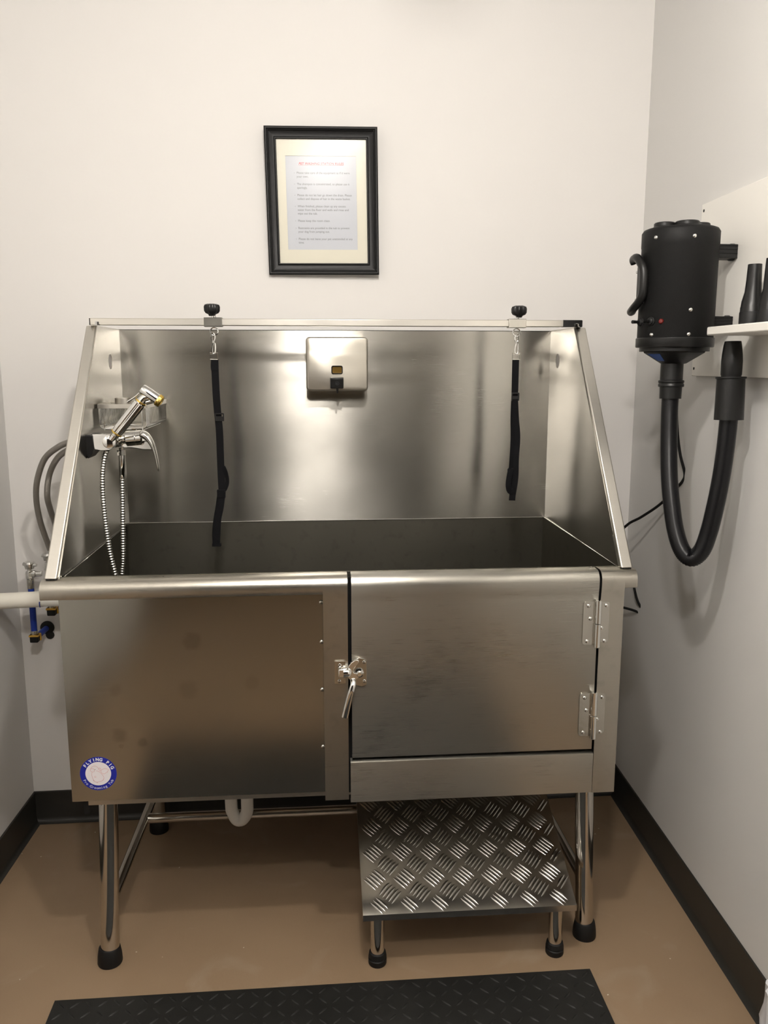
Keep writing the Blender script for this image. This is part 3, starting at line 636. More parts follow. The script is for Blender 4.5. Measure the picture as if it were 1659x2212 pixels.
obj('wire_cage', bm, M_chrome, bk)
q = at(266, 860, 'y', 0.47); bm = B(); lathe(bm, [(0.019, 0), (0.021, 0.002), (0.021, 0.016), (0.0195, 0.016), (0.0185, 0.004), (0, 0.004)], (q.x, 0.47, bz1-0.006), seg=28); obj('cup_ring', bm, M_rail, bk)
bm = B(); box(bm, q.x-0.021, bx0, 0.466, 0.474, bz1-0.004, bz1-0.001) if q.x-0.021 < bx0 else box(bm, bx0, q.x-0.019, 0.466, 0.474, bz1-0.004, bz1-0.001); box(bm, q.x+0.019, bx1, 0.466, 0.474, bz1-0.004, bz1-0.001); pieces('ring_bar', bm, M_rail, bk)

# ------------------------------------------------------------ mixer tap, hand sprayer, hose
mx_ = thing('mixer_tap', 'chrome single lever mixer tap on a black block at the tub\'s left side', 'tap', (0.07, 0.36, 1.16))
ya = 0.262
def xz(l, y): return [(at(a, b, 'y', y).x, at(a, b, 'y', y).z) for a, b in l]
def yprism(bm, l, y, d0, d1): return ypl(bm, [xz(l, y)], y+d0, y+d1)
bm = B(); yprism(bm, [(188,938),(204,938),(207,966),(204,978),(194,990),(188,975)], ya, -0.016, 0.05); obj('mounting_block', bm, M_blackpl, mx_, 0.002)
arm = [(189,940),(204,937),(225,936.5),(240,939),(249,946),(252,956),(248,966),(238,972),(222,972.5),(206,970),(203,956),(199,942)]
bm = B(); yprism(bm, arm, ya, -0.014, 0.012); obj('holder_arm', bm, M_chrome, mx_, 0.004, seg=3)
p = at(235, 955, 'y', ya-0.016); bm = B(); lathe(bm, [(0.0155, 0), (0.0150, 0.003), (0.0125, 0.0045), (0, 0.005)], (p.x, ya-0.014, p.z), (0.15, -1, 0.05), 28); obj('holder_cap', bm, M_chrome, mx_)
yb = 0.315; a = at(246, 950, 'y', yb); b = at(318, 944, 'y', yb)
bm = B(); ax = (b-a).normalized(); lathe(bm, [(0.012, 0), (0.0165, 0.004), (0.0165, 0.018), (0.0125, 0.021), (0.0125, 0.027), (0.0185, 0.031), (0.0185, 0.052), (0.0175, 0.053), (0.0185, 0.054), (0.0185, 0.066), (0.015, 0.070)], a, ax, 28); obj('tap_body', bm, M_chrome, mx_)
bm = B(); c = at(250, 952, 'y', yb); tube(bm, [(0.0395, yb, c.z), (c.x+0.01, yb, c.z)], 0.017, 24); obj('inlet_flange', bm, M_chrome, mx_)
# lever: thick at the hub, curving down to a thin tip
bm = B(); lv = [((300,936),.010,.014),((312,938),.011,.015),((322,948),.0085,.0145),((330,962),.0060,.013),((336,980),.0045,.011),((340,1000),.0040,.009),((343,1020),.0028,.006)]
pts_ = [at(*q[0], 'y', yb-0.012) for q in lv]; Rg = []
PP, TT, _ = frames(pts_)
for p, t, q in zip(PP, TT, lv):
    s = Vector((0, 1, 0)); u_ = t.cross(s).normalized()
    Rg.append([bm.verts.new(p+u_*q[1]*math.cos(2*PI*k/14)+s*q[2]*math.sin(2*PI*k/14)) for k in range(14)])
for A, D in zip(Rg, Rg[1:]):
    for k in range(14): bm.faces.new((A[k], A[(k+1)%14], D[(k+1)%14], D[k]))
bm.faces.new(Rg[0][::-1]); bm.faces.new(Rg[-1]); o = obj('lever_handle', bm, M_chrome, mx_); s_ = o.modifiers.new('s', 'SUBSURF'); s_.levels = s_.render_levels = 2
bm = B(); yprism(bm, [(256,952),(280,955),(305,950),(326,955),(336,972),(310,972),(285,968),(262,968)], yb, 0.0, 0.022); obj('tap_underside', bm, M_chrome, mx_, 0.004)
n_ = at(262, 977, 'y', yb); bm = B(); lathe(bm, [(0.006, 0.014), (0.006, 0.006), (0.0115, 0.006), (0.0115, -0.007), (0.008, -0.008)], n_, seg=6); obj('hex_nut', bm, M_chrome, mx_)
# sprayer
hs = thing('hand_sprayer', 'ribbed chrome hand sprayer with gold nozzle resting in the tap holder', 'sprayer', (0.11, 0.33, 1.20))
ys = 0.250; a = at(240, 950, 'y', ys); b = at(306, 866, 'y', ys); ax = (b-a).normalized(); Ls = (b-a).length
bm = B(); seg = 40; rings = []
for h, r, rib in ((0.0, .0085, 0), (Ls*0.10, .0088, 0), (Ls*0.11, .0105, 0), (Ls*0.17, .0115, 0), (Ls*0.18, .0125, 1), (Ls*0.50, .0135, 1), (Ls*0.93, .0135, 1), (Ls*0.94, .0122, 0), (Ls, .0120, 0)):
    n = ax.orthogonal().normalized(); bb = ax.cross(n)
    rings.append([bm.verts.new(a+ax*h+(n*math.cos(2*PI*k/seg)+bb*math.sin(2*PI*k/seg))*(r*(1-0.07*(k % 2)*rib))) for k in range(seg)])
for A, D in zip(rings, rings[1:]):
    for k in range(seg): bm.faces.new((A[k], A[(k+1)%seg], D[(k+1)%seg], D[k]))
bm.faces.new(rings[0][::-1]); bm.faces.new(rings[-1]); obj('handle', bm, M_chrome, hs, smooth=25)
bm = B()
for h in (Ls*0.155, Ls*0.955): lathe(bm, [(.0128, 0), (.0140, 0.001), (.0140, 0.003), (.0128, 0.004)], a+ax*h, ax, 24)
pieces('gold_ring', bm, M_gold, hs, label='thin gold ring around the handle')
c0 = at(311, 843, 'y', ys); c1 = at(343, 865, 'y', ys); ax2 = (c1-c0).normalized()
bm = B(); lathe(bm, [(0, -0.007), (.0115, -0.006), (.0130, -0.002), (.0135, 0.012), (.0125, 0.040)], c0, ax2, 28); tube(bm, [b, b+ax*0.010, (c0+c1)/2], [.0115, .0105, .0110], 20); tube(bm, [b+Vector((.010,0,-.004)), (c0+c1)/2+ax2*0.012-ax*0.006], .006, 12); obj('spray_head', bm, M_chrome, hs)
bm = B(); lathe(bm, [(.0130, 0), (.0155, 0.001), (.0150, 0.009), (.0120, 0.0125), (.0075, 0.0125), (.0070, 0.010), (0, 0.010)], c0+ax2*0.036, ax2, 8); obj('gold_nozzle', bm, M_gold, hs, 0.0008, label='gold faceted spray nozzle')
bm = B(); tube(bm, spline([at(316,842,'y',ys), at(303,848,'y',ys), at(291,858,'y',ys), at(275,868,'y',ys)], 4), 0.0022, 8); obj('trigger', bm, M_chrome, hs)
# hose, up from the basin to the sprayer and to the tap
sh = thing('shower_hose', 'chrome corrugated shower hose looping down into the tub basin', 'hose', (0.07, 0.36, 0.90))
yh = 0.270
path = [at(232,968,'y',yh), at(226,990,'y',yh), at(222,1020,'y',yh), at(222,1060,'y',yh), at(226,1110,'y',yh), at(231,1150,'y',yh), at(239,1200,'y',yh), at(250,1245,'y',yh)]
e1 = path[-1]; path += [e1+Vector((0.012,0.0,-0.06)), e1+Vector((0.035,-0.01,-0.20)), e1+Vector((0.06,-0.02,-0.29)), e1+Vector((0.085,0.02,-0.30))]
v0 = at(264,1250,'y',yb); path += [v0+Vector((0.045,0.0,-0.20)), v0+Vector((0.01,0,-0.08)), v0]
path += [at(266,1200,'y',yb), at(265,1100,'y',yb), at(264,1030,'y',yb)]
sp = spline(path, 60)
dense = [sp[0]]; acc = 0; stepl = 0.0016
for p, q in zip(sp, sp[1:]):
    d = (q-p).length; s = stepl-acc
    while s <= d: dense.append(p.lerp(q, s/d)); s += stepl
    acc = (acc+d) % stepl
bm = B(); tube(bm, dense, [0.0064 if (i//2) % 2 else 0.0050 for i in range(len(dense))], 10); obj('corrugated_tube', bm, M_hose, sh, smooth=80)
a = at(264, 1035, 'y', yb); b = at(263, 983, 'y', yb); bm = B(); tube(bm, [a, a.lerp(b, .3), a.lerp(b, .32), b], [.0062, .0066, .0074, .0074], 18); obj('hose_end', bm, M_chrome, sh)

# ------------------------------------------------------------ pipework at the left
# braided supply hoses outside the guard
def hose_thing(l, label, g='braided supply hoses'):
    pts = [at(a, b, 'y', y) for a, b, y in l]
    t = thing('supply_hose', label, 'hose', tuple(pts[-1]), g)
    bm = B(); tube(bm, spline(pts, 8), 0.0078, 14); obj('braided_tube', bm, M_braid, t)
    for e, f in ((pts[0], pts[1]), (pts[-1], pts[-2])):
        d = (f-e).normalized(); bm = B(); lathe(bm, [(.0095, 0), (.0095, .012), (.0086, .022)], e, d, 16); obj('crimp_ferrule', bm, M_chrome, t)
hose_thing([(168,951,.375),(150,955,.41),(125,966,.43),(96,992,.46),(80,1040,.49),(79,1085,.52),(88,1130,.55),(101,1168,.58),(112,1200,.60)], 'outer braided steel supply hose bowing out left of the tub guard')
hose_thing([(168,962,.46),(147,972,.45),(124,990,.46),(107,1025,.49),(102,1070,.50),(110,1105,.54),(120,1135,.58),(124,1165,.60)], 'inner braided steel supply hose curving close behind the tub guard')
def riser(ax_, ay, label, zb_, zv, main):
    x, y = ax_, ay
    t = thing('water_valve', label, 'valve', (x, y, zb_), 'pair of water stop valves')
    bm = B(); lathe(bm, [(.0085, 0), (.0085, zv-zb_-0.03)], (x, y, zb_+0.01), seg=18); obj('blue_riser', bm, M_blue, t)
    bm = B()
    for z0, z1 in ((zb_+0.008, zb_+0.022), (zv-0.048, zv-0.020), (zv-0.075+0.0, zv-0.068)): lathe(bm, [(.0092, 0), (.0096, .001), (.0096, z1-z0-.001), (.0092, z1-z0)], (x, y, z0), seg=18)
    pieces('steel_sleeve', bm, M_zinc, t)
    bm = B(); lathe(bm, [(.0085, 0), (.0125, .002), (.0125, .018), (.010, .024)], (x, y, zv-0.020), seg=8); lathe(bm, [(.0105, 0), (.0105, .016), (.008, .017), (.008, .034)], (x, y, zv-0.006), (1, 0, 0), 14); obj('valve_body', bm, M_chrome, t, 0.0006)
    bm = B(); lathe(bm, [(.006, 0), (.006, .004), (.012, .006), (.014, .014), (.017, .021), (.014, .026), (0, .027)], (x, y, zv+0.003), seg=10)
    tube(bm, [(x, y-0.002, zv+0.021), (x+0.022, y-0.006, zv+0.020)], [.0065, .0045], 8); tube(bm, [(x, y, zv+0.021), (x-0.018, y+0.004, zv+0.021)], [.006, .004], 8); obj('valve_handle', bm, M_chrome, t)
    bm = B(); box(bm, x-0.0115, x+0.0115, y-0.0105, y+0.012, zb_-0.012, zb_+0.010); el = obj('elbow', bm, M_rubber, t, 0.003)
    bm = B(); tube(bm, [(x-0.0125, y-0.010, zb_+0.008), (x+0.0125, y-0.010, zb_+0.008), (x+0.0125, y+0.012, zb_+0.008), (x-0.0125, y+0.012, zb_+0.008)], 0.0028, 8, closed=True); tube(bm, [(x+0.0125, y+0.010, zb_-0.010), (x+0.0125, y+0.010, zb_+0.008)], 0.003, 8); obj('crimp_ring', bm, M_yellow, el)
    bm = B(); yw = 0.6896+(x+0.3)*0.016; tube(bm, [(x+0.003, y+0.010, zb_), (x+0.008, yw+0.002, zb_+0.002)], .0085, 18); obj('blue_stub', bm, M_blue, t)
    bm = B(); lathe(bm, [(.020, 0), (.020, .004), (.013, .010), (.0088, .011)], (x+0.008, yw-0.0005, zb_+0.002), (0, -1, 0), 24); obj('wall_escutcheon', bm, M_rubber, t)
p1 = at(72, 1378, 'y', .60); riser(p1.x+0.004, .60, 'water stop valve on the blue pipe farther left, clear of the tub', p1.z, at(70,1235,'y',.60).z, True)
p2 = at(112, 1320, 'y', .60); riser(p2.x, .60, 'water stop valve on the blue pipe nearer the tub, half hidden', p2.z, at(70,1225,'y',.60).z+0.01, False)
bm = B(); p = backp = at(108, 1372, 'y', 0.689); lathe(bm, [(.0125, 0), (.0125, .003), (.010, .008), (0, .009)], (p.x, 0.6925, p.z), (0, -1, 0), 20); tag(own_origin(obj('wall_plug', bm, M_rubber)), 'small round black plug on the wall beside the blue pipe\'s collar', 'plug')
# white plastic pipe
t = thing('white_pipe', 'thick white plastic pipe running from the left wall to the tub', 'pipe', (-0.15, 0.50, 0.77))
za = at(40, 1295, 'y', .50).z; zb2 = at(0, 1296, 'y', .50).z; xe = at(92, 1294, 'y', .50).x
bm = B(); tube(bm, [(lx(.5)+0.001, .50, zb2-.004), (xe, .50, za)], 0.0215, 24); obj('pipe', bm, M_pvc, t)
bm = B(); tube(bm, [(xe-0.002, .50, za-0.003), (0.0265, .50, za-0.004)], 0.0175, 24); obj('pipe_end', bm, M_pvc2, t)
bm = B(); tube(bm, spline([(xe-0.003+0.00006*(k+30), .50-0.0222*math.cos(math.radians(k)), za+0.0222*math.sin(math.radians(k))) for k in (-62,-45,-25,-5)], 3), 0.0016, 6); obj('blue_print', bm, M_blue, t, label='short blue mark at the pipe joint')

# ------------------------------------------------------------ tread plate step
st = thing('folding_step', 'checker plate aluminium step on two short steel legs under the tub door', 'step', (0.913, 0.05, 0))
F0 = Vector((0.6655, -0.052, 0.1565)); F1 = Vector((1.1615, -0.052, 0.1545)); slope = Vector((0, 0.27, 0.1265)).normalized(); LEN = 0.50
nrm = Vector((0, -slope.z, slope.y)); xd = (F1-F0).normalized(); WID = (F1-F0).length
def sp_(u, v, h=0): return F0+xd*u+slope*v+nrm*h
bm = B(); hexa(bm, [sp_(0,0), sp_(WID,0), sp_(WID,LEN), sp_(0,LEN)], [sp_(0,0,-.003), sp_(WID,0,-.003), sp_(WID,LEN,-.003), sp_(0,LEN,-.003)])
hexa(bm, [sp_(0,0,0.0002), sp_(WID,0,0.0002), sp_(WID,0.003,-.003), sp_(0,0.003,-.003)], [F0+Vector((0,-.001,-.014)), F1+Vector((0,-.001,-.014)), F1+Vector((0,.002,-.014)), F0+Vector((0,.002,-.014))])
def bar(cu, cv, ang, L=0.040, W=0.0068, Hh=0.0018):
    du, dv = math.cos(ang), math.sin(ang); n = 6; rows = []
    for i in range(n+1):
        s = -1+2*i/n; w2 = W/2*math.sqrt(max(0, 1-s*s*0.995)); bend = 0.0012*(1-s*s)
        c_ = (cu+du*s*L/2-dv*bend, cv+dv*s*L/2+du*bend); hh = Hh*(1-s*s*s*s)
        rows.append([bm.verts.new(sp_(c_[0]-dv*w2*k, c_[1]+du*w2*k, hh*(1-k*k)+0.00005)) for k in (-1, -0.5, 0, 0.5, 1)])
    for A, D in zip(rows, rows[1:]):
        for k in range(4): bm.faces.new((A[k], A[k+1], D[k+1], D[k]))
P0 = 0.0700
for i in range(-1, 9):
    for j in range(-1, 8):
        for kind in (0, 1):
            cu = 0.032+i*P0+kind*P0/2; cv = 0.016+j*P0+kind*P0/2; ang = math.radians(-47 if kind == 0 else 50); st_a = ang+PI/2
            for k in range(-2, 3):
                u_, v_ = cu+math.cos(st_a)*k*0.0086, cv+math.sin(st_a)*k*0.0086
                if 0.012 < u_ < WID-0.012 and 0.012 < v_ < LEN-0.012: bar(u_, v_, ang)
obj('tread_plate', bm, M_treadmetal, st, smooth=60)
bm = B()
for u in (0.0, WID-0.003): hexa(bm, [sp_(u,0,-.003), sp_(u+.003,0,-.003), sp_(u+.003,LEN,-.003), sp_(u,LEN,-.003)], [sp_(u,0,-.014), sp_(u+.003,0,-.014), sp_(u+.003,LEN,-.014), sp_(u,LEN,-.014)])
pieces('side_flange', bm, M_lip, st)
for lxp in (0.7015, 1.1265):
    bm = B(); tube(bm, [(lxp, -0.008, 0.018), (lxp, -0.008, 0.155)], 0.0160, 24); l = obj('leg', bm, M_polish, st)
    bm = B(); lathe(bm, [(0.020, 0), (0.0215, 0.003), (0.0215, 0.014), (0.0195, 0.016), (0.0215, 0.019), (0.0195, 0.030), (0.0165, 0.032)], (lxp, -0.008, 0), seg=24); obj('rubber_foot', bm, M_rubber, l)

# ------------------------------------------------------------ rubber mat
bm = B(); mx0, mx1, my0, my1 = -0.016, 1.190, -1.25, -0.0785
box(bm, mx0, mx1, my0, my1, 0, 0.0085)
P0 = 0.030
def mbar(x, y, a):
    L, W, Hh = 0.026, 0.005, 0.0016; dx, dy = math.cos(a), math.sin(a); z = 0.0085
    v = [bm.verts.new((x+dx*L/2*s-dy*W/2*t_, y+dy*L/2*s+dx*W/2*t_, z)) for s, t_ in ((-1,0),(-.5,-1),(.5,-1),(1,0),(.5,1),(-.5,1))]
    u = [bm.verts.new((x+dx*L/2*s, y+dy*L/2*s, z+Hh)) for s in (-.55, .55)]
    for f in ((v[0],v[1],u[0]),(v[1],v[2],u[1],u[0]),(v[2],v[3],u[1]),(v[3],v[4],u[1]),(v[4],v[5],u[0],u[1]),(v[5],v[0],u[0])): bm.faces.new(f)
ni = int((mx1-mx0)/P0)
for i in range(ni):
    for j in range(37):
        mbar(mx0+0.018+i*P0, my1-0.018-j*P0, PI/4 if (i+j) % 2 else -PI/4)
mt_ = obj('floor_mat', bm, M_mat, None, smooth=20); tag(own_origin(mt_), 'black rubber floor mat with raised tread pattern in front of the tub', 'mat')

# ------------------------------------------------------------ framed notice
fr = thing('framed_notice', 'black framed pet washing notice hanging on the back wall above the tub', 'picture', (0.602, 0.70, 1.636))
# local frame (u right, v up, n out of the wall), slightly askew as hung
wn_ = (BR-BL).normalized(); q00 = Vector((0.4505, 0, 1.636)); tilt = 0.006
e_u = Vector((math.cos(tilt), -0.018, math.sin(tilt))).normalized(); e_v = Vector((-math.sin(tilt)*1.0-0.009, -0.040, 1)).normalized(); e_n = e_u.cross(e_v).normalized()
org = Vector((0.4510, 0.6896+(0.4510+0.2996)*0.01613-0.0008, 1.6365)); FW, FH = 0.3085, 0.3885
FM = Matrix(((e_u.x, e_v.x, e_n.x, org.x), (e_u.y, e_v.y, e_n.y, org.y), (e_u.z, e_v.z, e_n.z, org.z), (0, 0, 0, 1)))
def fq(bm, u0, u1, v0, v1, n0, n1): return box(bm, u0, u1, v0, v1, n0, n1)
def fobj(name, bm, m, parent, **k): bm.transform(FM); return obj(name, bm, m, parent, **k)
bm = B(); prof = [(0.0, 0.0), (0.0, 0.017), (0.003, 0.020), (0.006, 0.0195), (0.0075, 0.017), (0.010, 0.016), (0.0115, 0.0135), (0.020, 0.0105), (0.0255, 0.0098), (0.0275, 0.0125), (0.0300, 0.0125), (0.0315, 0.008), (0.0315, 0.0)]
rings = []
for d, h in prof: rings.append([bm.verts.new((d if cx == 0 else FW-d, d if cy == 0 else FH-d, h)) for cx, cy in ((0,0),(1,0),(1,1),(0,1))])
for i in range(len(rings)):
    A, D = rings[i], rings[(i+1) % len(rings)]
    for k in range(4): bm.faces.new((A[k], A[(k+1)%4], D[(k+1)%4], D[k]))
fobj('frame', bm, M_frame, fr, smooth=20, bevel=0.0005)
bm = B(); w0, w1, h0, h1 = 0.055, 0.2495, 0.068, 0.3150
o_ = [(0.030, 0.030), (FW-0.030, 0.030), (FW-0.030, FH-0.030), (0.030, FH-0.030)]; i_ = [(w0, h0), (w1, h0), (w1, h1), (w0, h1)]
prism(bm, [o_, i_], lambda x, y: (x, y, 0.0045), lambda x, y: (x, y, 0.0025)); fobj('mat_board', bm, M_matboard, fr, smooth=0)
bm = B(); box(bm, w0-0.005, w1+0.005, h0-0.005, h1+0.005, 0.0008, 0.0022); sheet_o = fobj('notice_sheet', bm, M_sheet, fr, smooth=0)
# measure: 1 unit of crop px -> metres
kx = (w1-w0)/(1280-432); ky = (h1-h0)/(1540-437)
def tpos(cx, cy): return (w0+(cx-432-(cy-437)*0.012)*kx, h1-(cy-437)*ky)
bm = B(); u_, v_ = tpos(590, 538); text_bm(bm, 'PET WASHING STATION RULES', 0.0086, Matrix.Translation((u_, v_, 0.0024)), 0.00005, spacing=1.02, bold=0.00012, shear=0.2)
xs = [v.co.x for v in bm.verts]; sc = (1130-590)*kx/(max(xs)-min(xs)); bmesh.ops.scale(bm, vec=(sc, 1, 1), space=Matrix.Translation((-u_, -v_, 0)), verts=bm.verts)
box(bm, u_, u_+(1130-590)*kx, v_-0.0016, v_-0.0011, 0.0023, 0.0025); fobj('title_lettering', bm, M_red, sheet_o, smooth=0)
rules = [(632, 1192, ['Please take care of the equipment as if it were', 'your own.']), (762, 1190, ['The shampoo is concentrated, so please use it', 'sparingly.']), (892, 1213, ['Please do not let hair go down the drain. Please', 'collect and dispose of hair in the waste basket.']),
         (1022, 1140, ['When finished, please clean up any excess', 'water from the floor and walls and rinse and', 'wipe out the tub.']), (1194, 945, ['Please keep the room clean.']), (1280, 1180, ['Restraints are provided in the tub to prevent', 'your dog from jumping out.']), (1410, 1215, ['Please do not leave your pet unattended at any', 'time.'])]
bm = B()
for cy, xr, lines in rules:
    scale = None
    for k, s in enumerate(lines):
        u_, v_ = tpos(558+(cy-632)*0.012+6, cy+12+k*43); b2 = B(); text_bm(b2, s, 0.0080, Matrix.Translation((u_, v_, 0.0024)), 0.00004)
        xs = [v.co.x for v in b2.verts]
        if scale is None: scale = (xr-558)*kx/(max(xs)-min(xs))
        bmesh.ops.scale(b2, vec=(scale, 1, 1), space=Matrix.Translation((-u_, 0, 0)), verts=b2.verts)
        me = bpy.data.meshes.new('tmp'); b2.to_mesh(me); b2.free(); bm.from_mesh(me); bpy.data.meshes.remove(me)
    u_, v_ = tpos(532+(cy-632)*0.012+4, cy+2)
    prism(bm, [circ(u_, v_, 0.0011, 12), circ(u_, v_, 0.0008, 12)], lambda x, y: (x, y, 0.00245), lambda x, y: (x, y, 0.0023))
fobj('rules_lettering', bm, M_ink, sheet_o, smooth=0)
bm = B(); box(bm, 0.029, FW-0.029, 0.029, FH-0.029, 0.0055, 0.0070); fobj('glass_pane', bm, M_glass, fr, smooth=0)

# ------------------------------------------------------------ wall board and shelf on the right wall
def bwx(y): return rx(y)
bd = thing('wall_board', 'white laminate backing board screwed to the right wall behind the dryer', 'board', (1.52, -0.1, 1.36))
bm = B(); yb0, yb1 = -0.75, 0.292; z0b, z1b = 1.360, 1.768
hexa(bm, [(bwx(yb0)-0.0005, yb0, z0b), (bwx(yb1)-0.0005, yb1, z0b), (bwx(yb1)-0.0005, yb1, z1b), (bwx(yb0)-0.0005, yb0, z1b)], [(bwx(yb0)-0.0125, yb0, z0b), (bwx(yb1)-0.0125, yb1, z0b), (bwx(yb1)-0.0125, yb1, z1b), (bwx(yb0)-0.0125, yb0, z1b)])
obj('panel', bm, M_board, bd, 0.0015)
for z in (1.752, 1.378):
    bm = B(); lathe(bm, [(0.0035, 0), (0.0035, 0.0008), (0, 0.001)], (bwx(0.279)-0.0125, 0.279, z), (-1, 0, 0), 12); obj('screw', bm, M_dark, bd, label='dark screw head')
sf = thing('wall_shelf', 'narrow white shelf on the right wall holding the dryer nozzles', 'shelf', (1.45, -0.25, 1.445))
bm = B(); xs0 = 1.398; hexa(bm, [(xs0, -0.017, 1.4475), (bwx(-.017)-0.0127, -0.017, 1.4475), (bwx(-.6)-0.0127, -0.60, 1.4475), (xs0, -0.60, 1.4475)], [(xs0, -0.017, 1.4655), (bwx(-.017)-0.0127, -0.017, 1.4655), (bwx(-.6)-0.0127, -0.60, 1.4655), (xs0, -0.60, 1.4655)])
obj('shelf_board', bm, M_board, sf, 0.003)
bm = B(); box(bm, xs0+0.02, bwx(-.2)-0.0135, -0.45, -0.43, 1.40, 1.4475); obj('bracket', bm, M_board, sf)

# ------------------------------------------------------------ the dryer
YD = 0.11; l_ = at(1391, 490, 'y', YD); r_ = at(1551, 490, 'y', YD); xc = (at(1380,690,'y',YD).x+at(1539,690,'y',YD).x)/2; RD = 0.082
zt_ = at(1471, 478, 'y', YD-0.08).z-0.004; zb_ = at(1455, 745, 'y', YD-0.08).z
dr = thing('pet_dryer', 'black cylindrical pet dryer mounted upright on the right wall', 'dryer', (xc, YD, zb_))
bm = B(); lathe(bm, [(RD-0.001, 0.012), (RD, 0.014), (RD, zt_-zb_-0.040), (RD+0.0008, zt_-zb_-0.038), (RD+0.0008, zt_-zb_-0.008), (RD-0.003, zt_-zb_-0.002), (RD-0.008, zt_-zb_)], (xc, YD, zb_), seg=64); obj('housing', bm, M_dryer, dr)
bm = B(); lathe(bm, [(RD+0.0015, -0.004), (RD+0.0025, -0.002), (RD+0.0025, 0.016), (RD+0.001, 0.017)], (xc, YD, zb_), seg=64); lathe(bm, [(RD-0.006, -0.013), (RD-0.006, 0.0)], (xc, YD, zb_), seg=64); obj('base_ring', bm, M_blackpl, dr, 0.0006)
zc_ = at(1450, 785, 'y', YD-0.02).z
bm = B(); lathe(bm, [(RD-0.010, -0.011), (RD-0.012, -0.016), (0.030, zc_-zb_), (0.026, zc_-zb_-0.001)], (xc, YD, zb_), seg=8); cone = obj('outlet_cone', bm, M_blackpl, dr, 0.001)
bm = B(); th0 = math.radians(202.5)
def cp(a, t):   # on the cone, t 0..1 from top to bottom
    r = (RD-0.012)*(1-t)+0.030*t; z = (zb_-0.016)*(1-t)+zc_*t
    r = r*0.9239/math.cos(a-th0)+0.0012; return Vector((xc+r*math.cos(a), YD+r*math.sin(a), z))
quad = [cp(th0-0.28, .12), cp(th0+0.28, .12), cp(th0+0.24, .75), cp(th0-0.24, .75)]
quad2 = [q+Vector((0,0,-0.0008))+Vector((math.cos(th0), math.sin(th0), 0))*-0.002 for q in quad]; hexa(bm, quad, quad2); obj('blue_label', bm, mat('blue_label', (0.02, 0.08, 0.32), 0.4), cone, smooth=0, label='small blue label on the cone')
bm = B()
for dx, dy, r in ((-0.040, -0.005, 0.023), (0.0, -0.030, 0.026), (0.040, -0.005, 0.022), (0.0, 0.035, 0.023)):
    lathe(bm, [(r+.003, 0), (r+0.003, 0.003), (r, 0.006), (r, 0.012), (r-0.002, 0.014), (r-0.005, 0.014), (r-0.005, 0.010), (0, 0.010)], (xc+dx, YD+dy, zt_-0.0015), seg=32)
pieces('top_vent', bm, M_blackpl, dr)
def on_cyl(a, b, off=0.0):
    """point of the housing surface seen at photo pixel a,b"""
    d = rt*((a-829.5)/FPX) - up*((b-1106)/FPX) + fw; ox, oy = CP.x-xc, CP.y-YD
    A_ = d.x**2+d.y**2; B_ = ox*d.x+oy*d.y; C_ = ox*ox+oy*oy-(RD)**2; disc = B_*B_-A_*C_
    t_ = (-B_-math.sqrt(max(disc, 0)))/A_; p = CP+d*t_; n = Vector((p.x-xc, p.y-YD, 0)).normalized(); return p+n*off, n
for a, b in ((1417, 513), (1501, 509), (1492, 669), (1407, 723), (1488, 722)):
    p, n = on_cyl(a, b); bm = B(); lathe(bm, [(0.0048, 0), (0.0046, 0.0012), (0.0030, 0.0026), (0.0010, 0.0030), (0, 0.0020)], p-n*0.0006, n, 14); obj('screw', bm, M_chrome, dr, label='chrome screw on the black housing')
# lifting handle on the left
bm = B()
ang0 = math.radians(205)
hx = lambda k: Vector((xc+(RD+k)*math.cos(ang0), YD+(RD+k)*math.sin(ang0), 0))
zz1 = at(1380, 555, 'y', 0.08).z; zz0 = at(1372, 664, 'y', 0.08).z; zm = (zz0+zz1)/2; hl = (zz1-zz0)
def hp_(deg, k, z): return Vector((xc+(RD+k)*math.cos(math.radians(deg)), YD+(RD+k)*math.sin(math.radians(deg)), z))
pts_ = [hp_(160, 0.013, zz1-0.006), hp_(163, 0.016, zz1+0.001), hp_(178, 0.014, zz1+0.002), hp_(190, 0.013, zz1-0.012), hp_(197, 0.013, zm+hl*0.2), hp_(197, 0.013, zm-hl*0.2), hp_(190, 0.013, zz0+0.014), hp_(178, 0.015, zz0+0.001), hp_(164, 0.016, zz0-0.006), hp_(160, 0.013, zz0-0.004)]
tube(bm, spline(pts_, 5), 0.0092, 14); hd = obj('carry_handle', bm, M_blackpl, dr)
bm = B(); hexa(bm, [hp_(172, -0.002, zz0+.008), hp_(190, -0.002, zz0+.008), hp_(190, -0.002, zz1-.008), hp_(172, -0.002, zz1-.008)], [hp_(174, 0.010, zz0+.010), hp_(188, 0.010, zz0+.010), hp_(188, 0.010, zz1-.010), hp_(174, 0.010, zz1-.010)]); obj('handle_base', bm, M_blackpl, hd, 0.002)
bm = B()
for z in (zm+hl*0.24, zm-hl*0.32): lathe(bm, [(0.003, 0), (0.003, .001), (0, .002)], hp_(172, 0.0095, z), (-0.9, -0.3, 0), 10)
pieces('handle_screw', bm, M_chrome, hd)
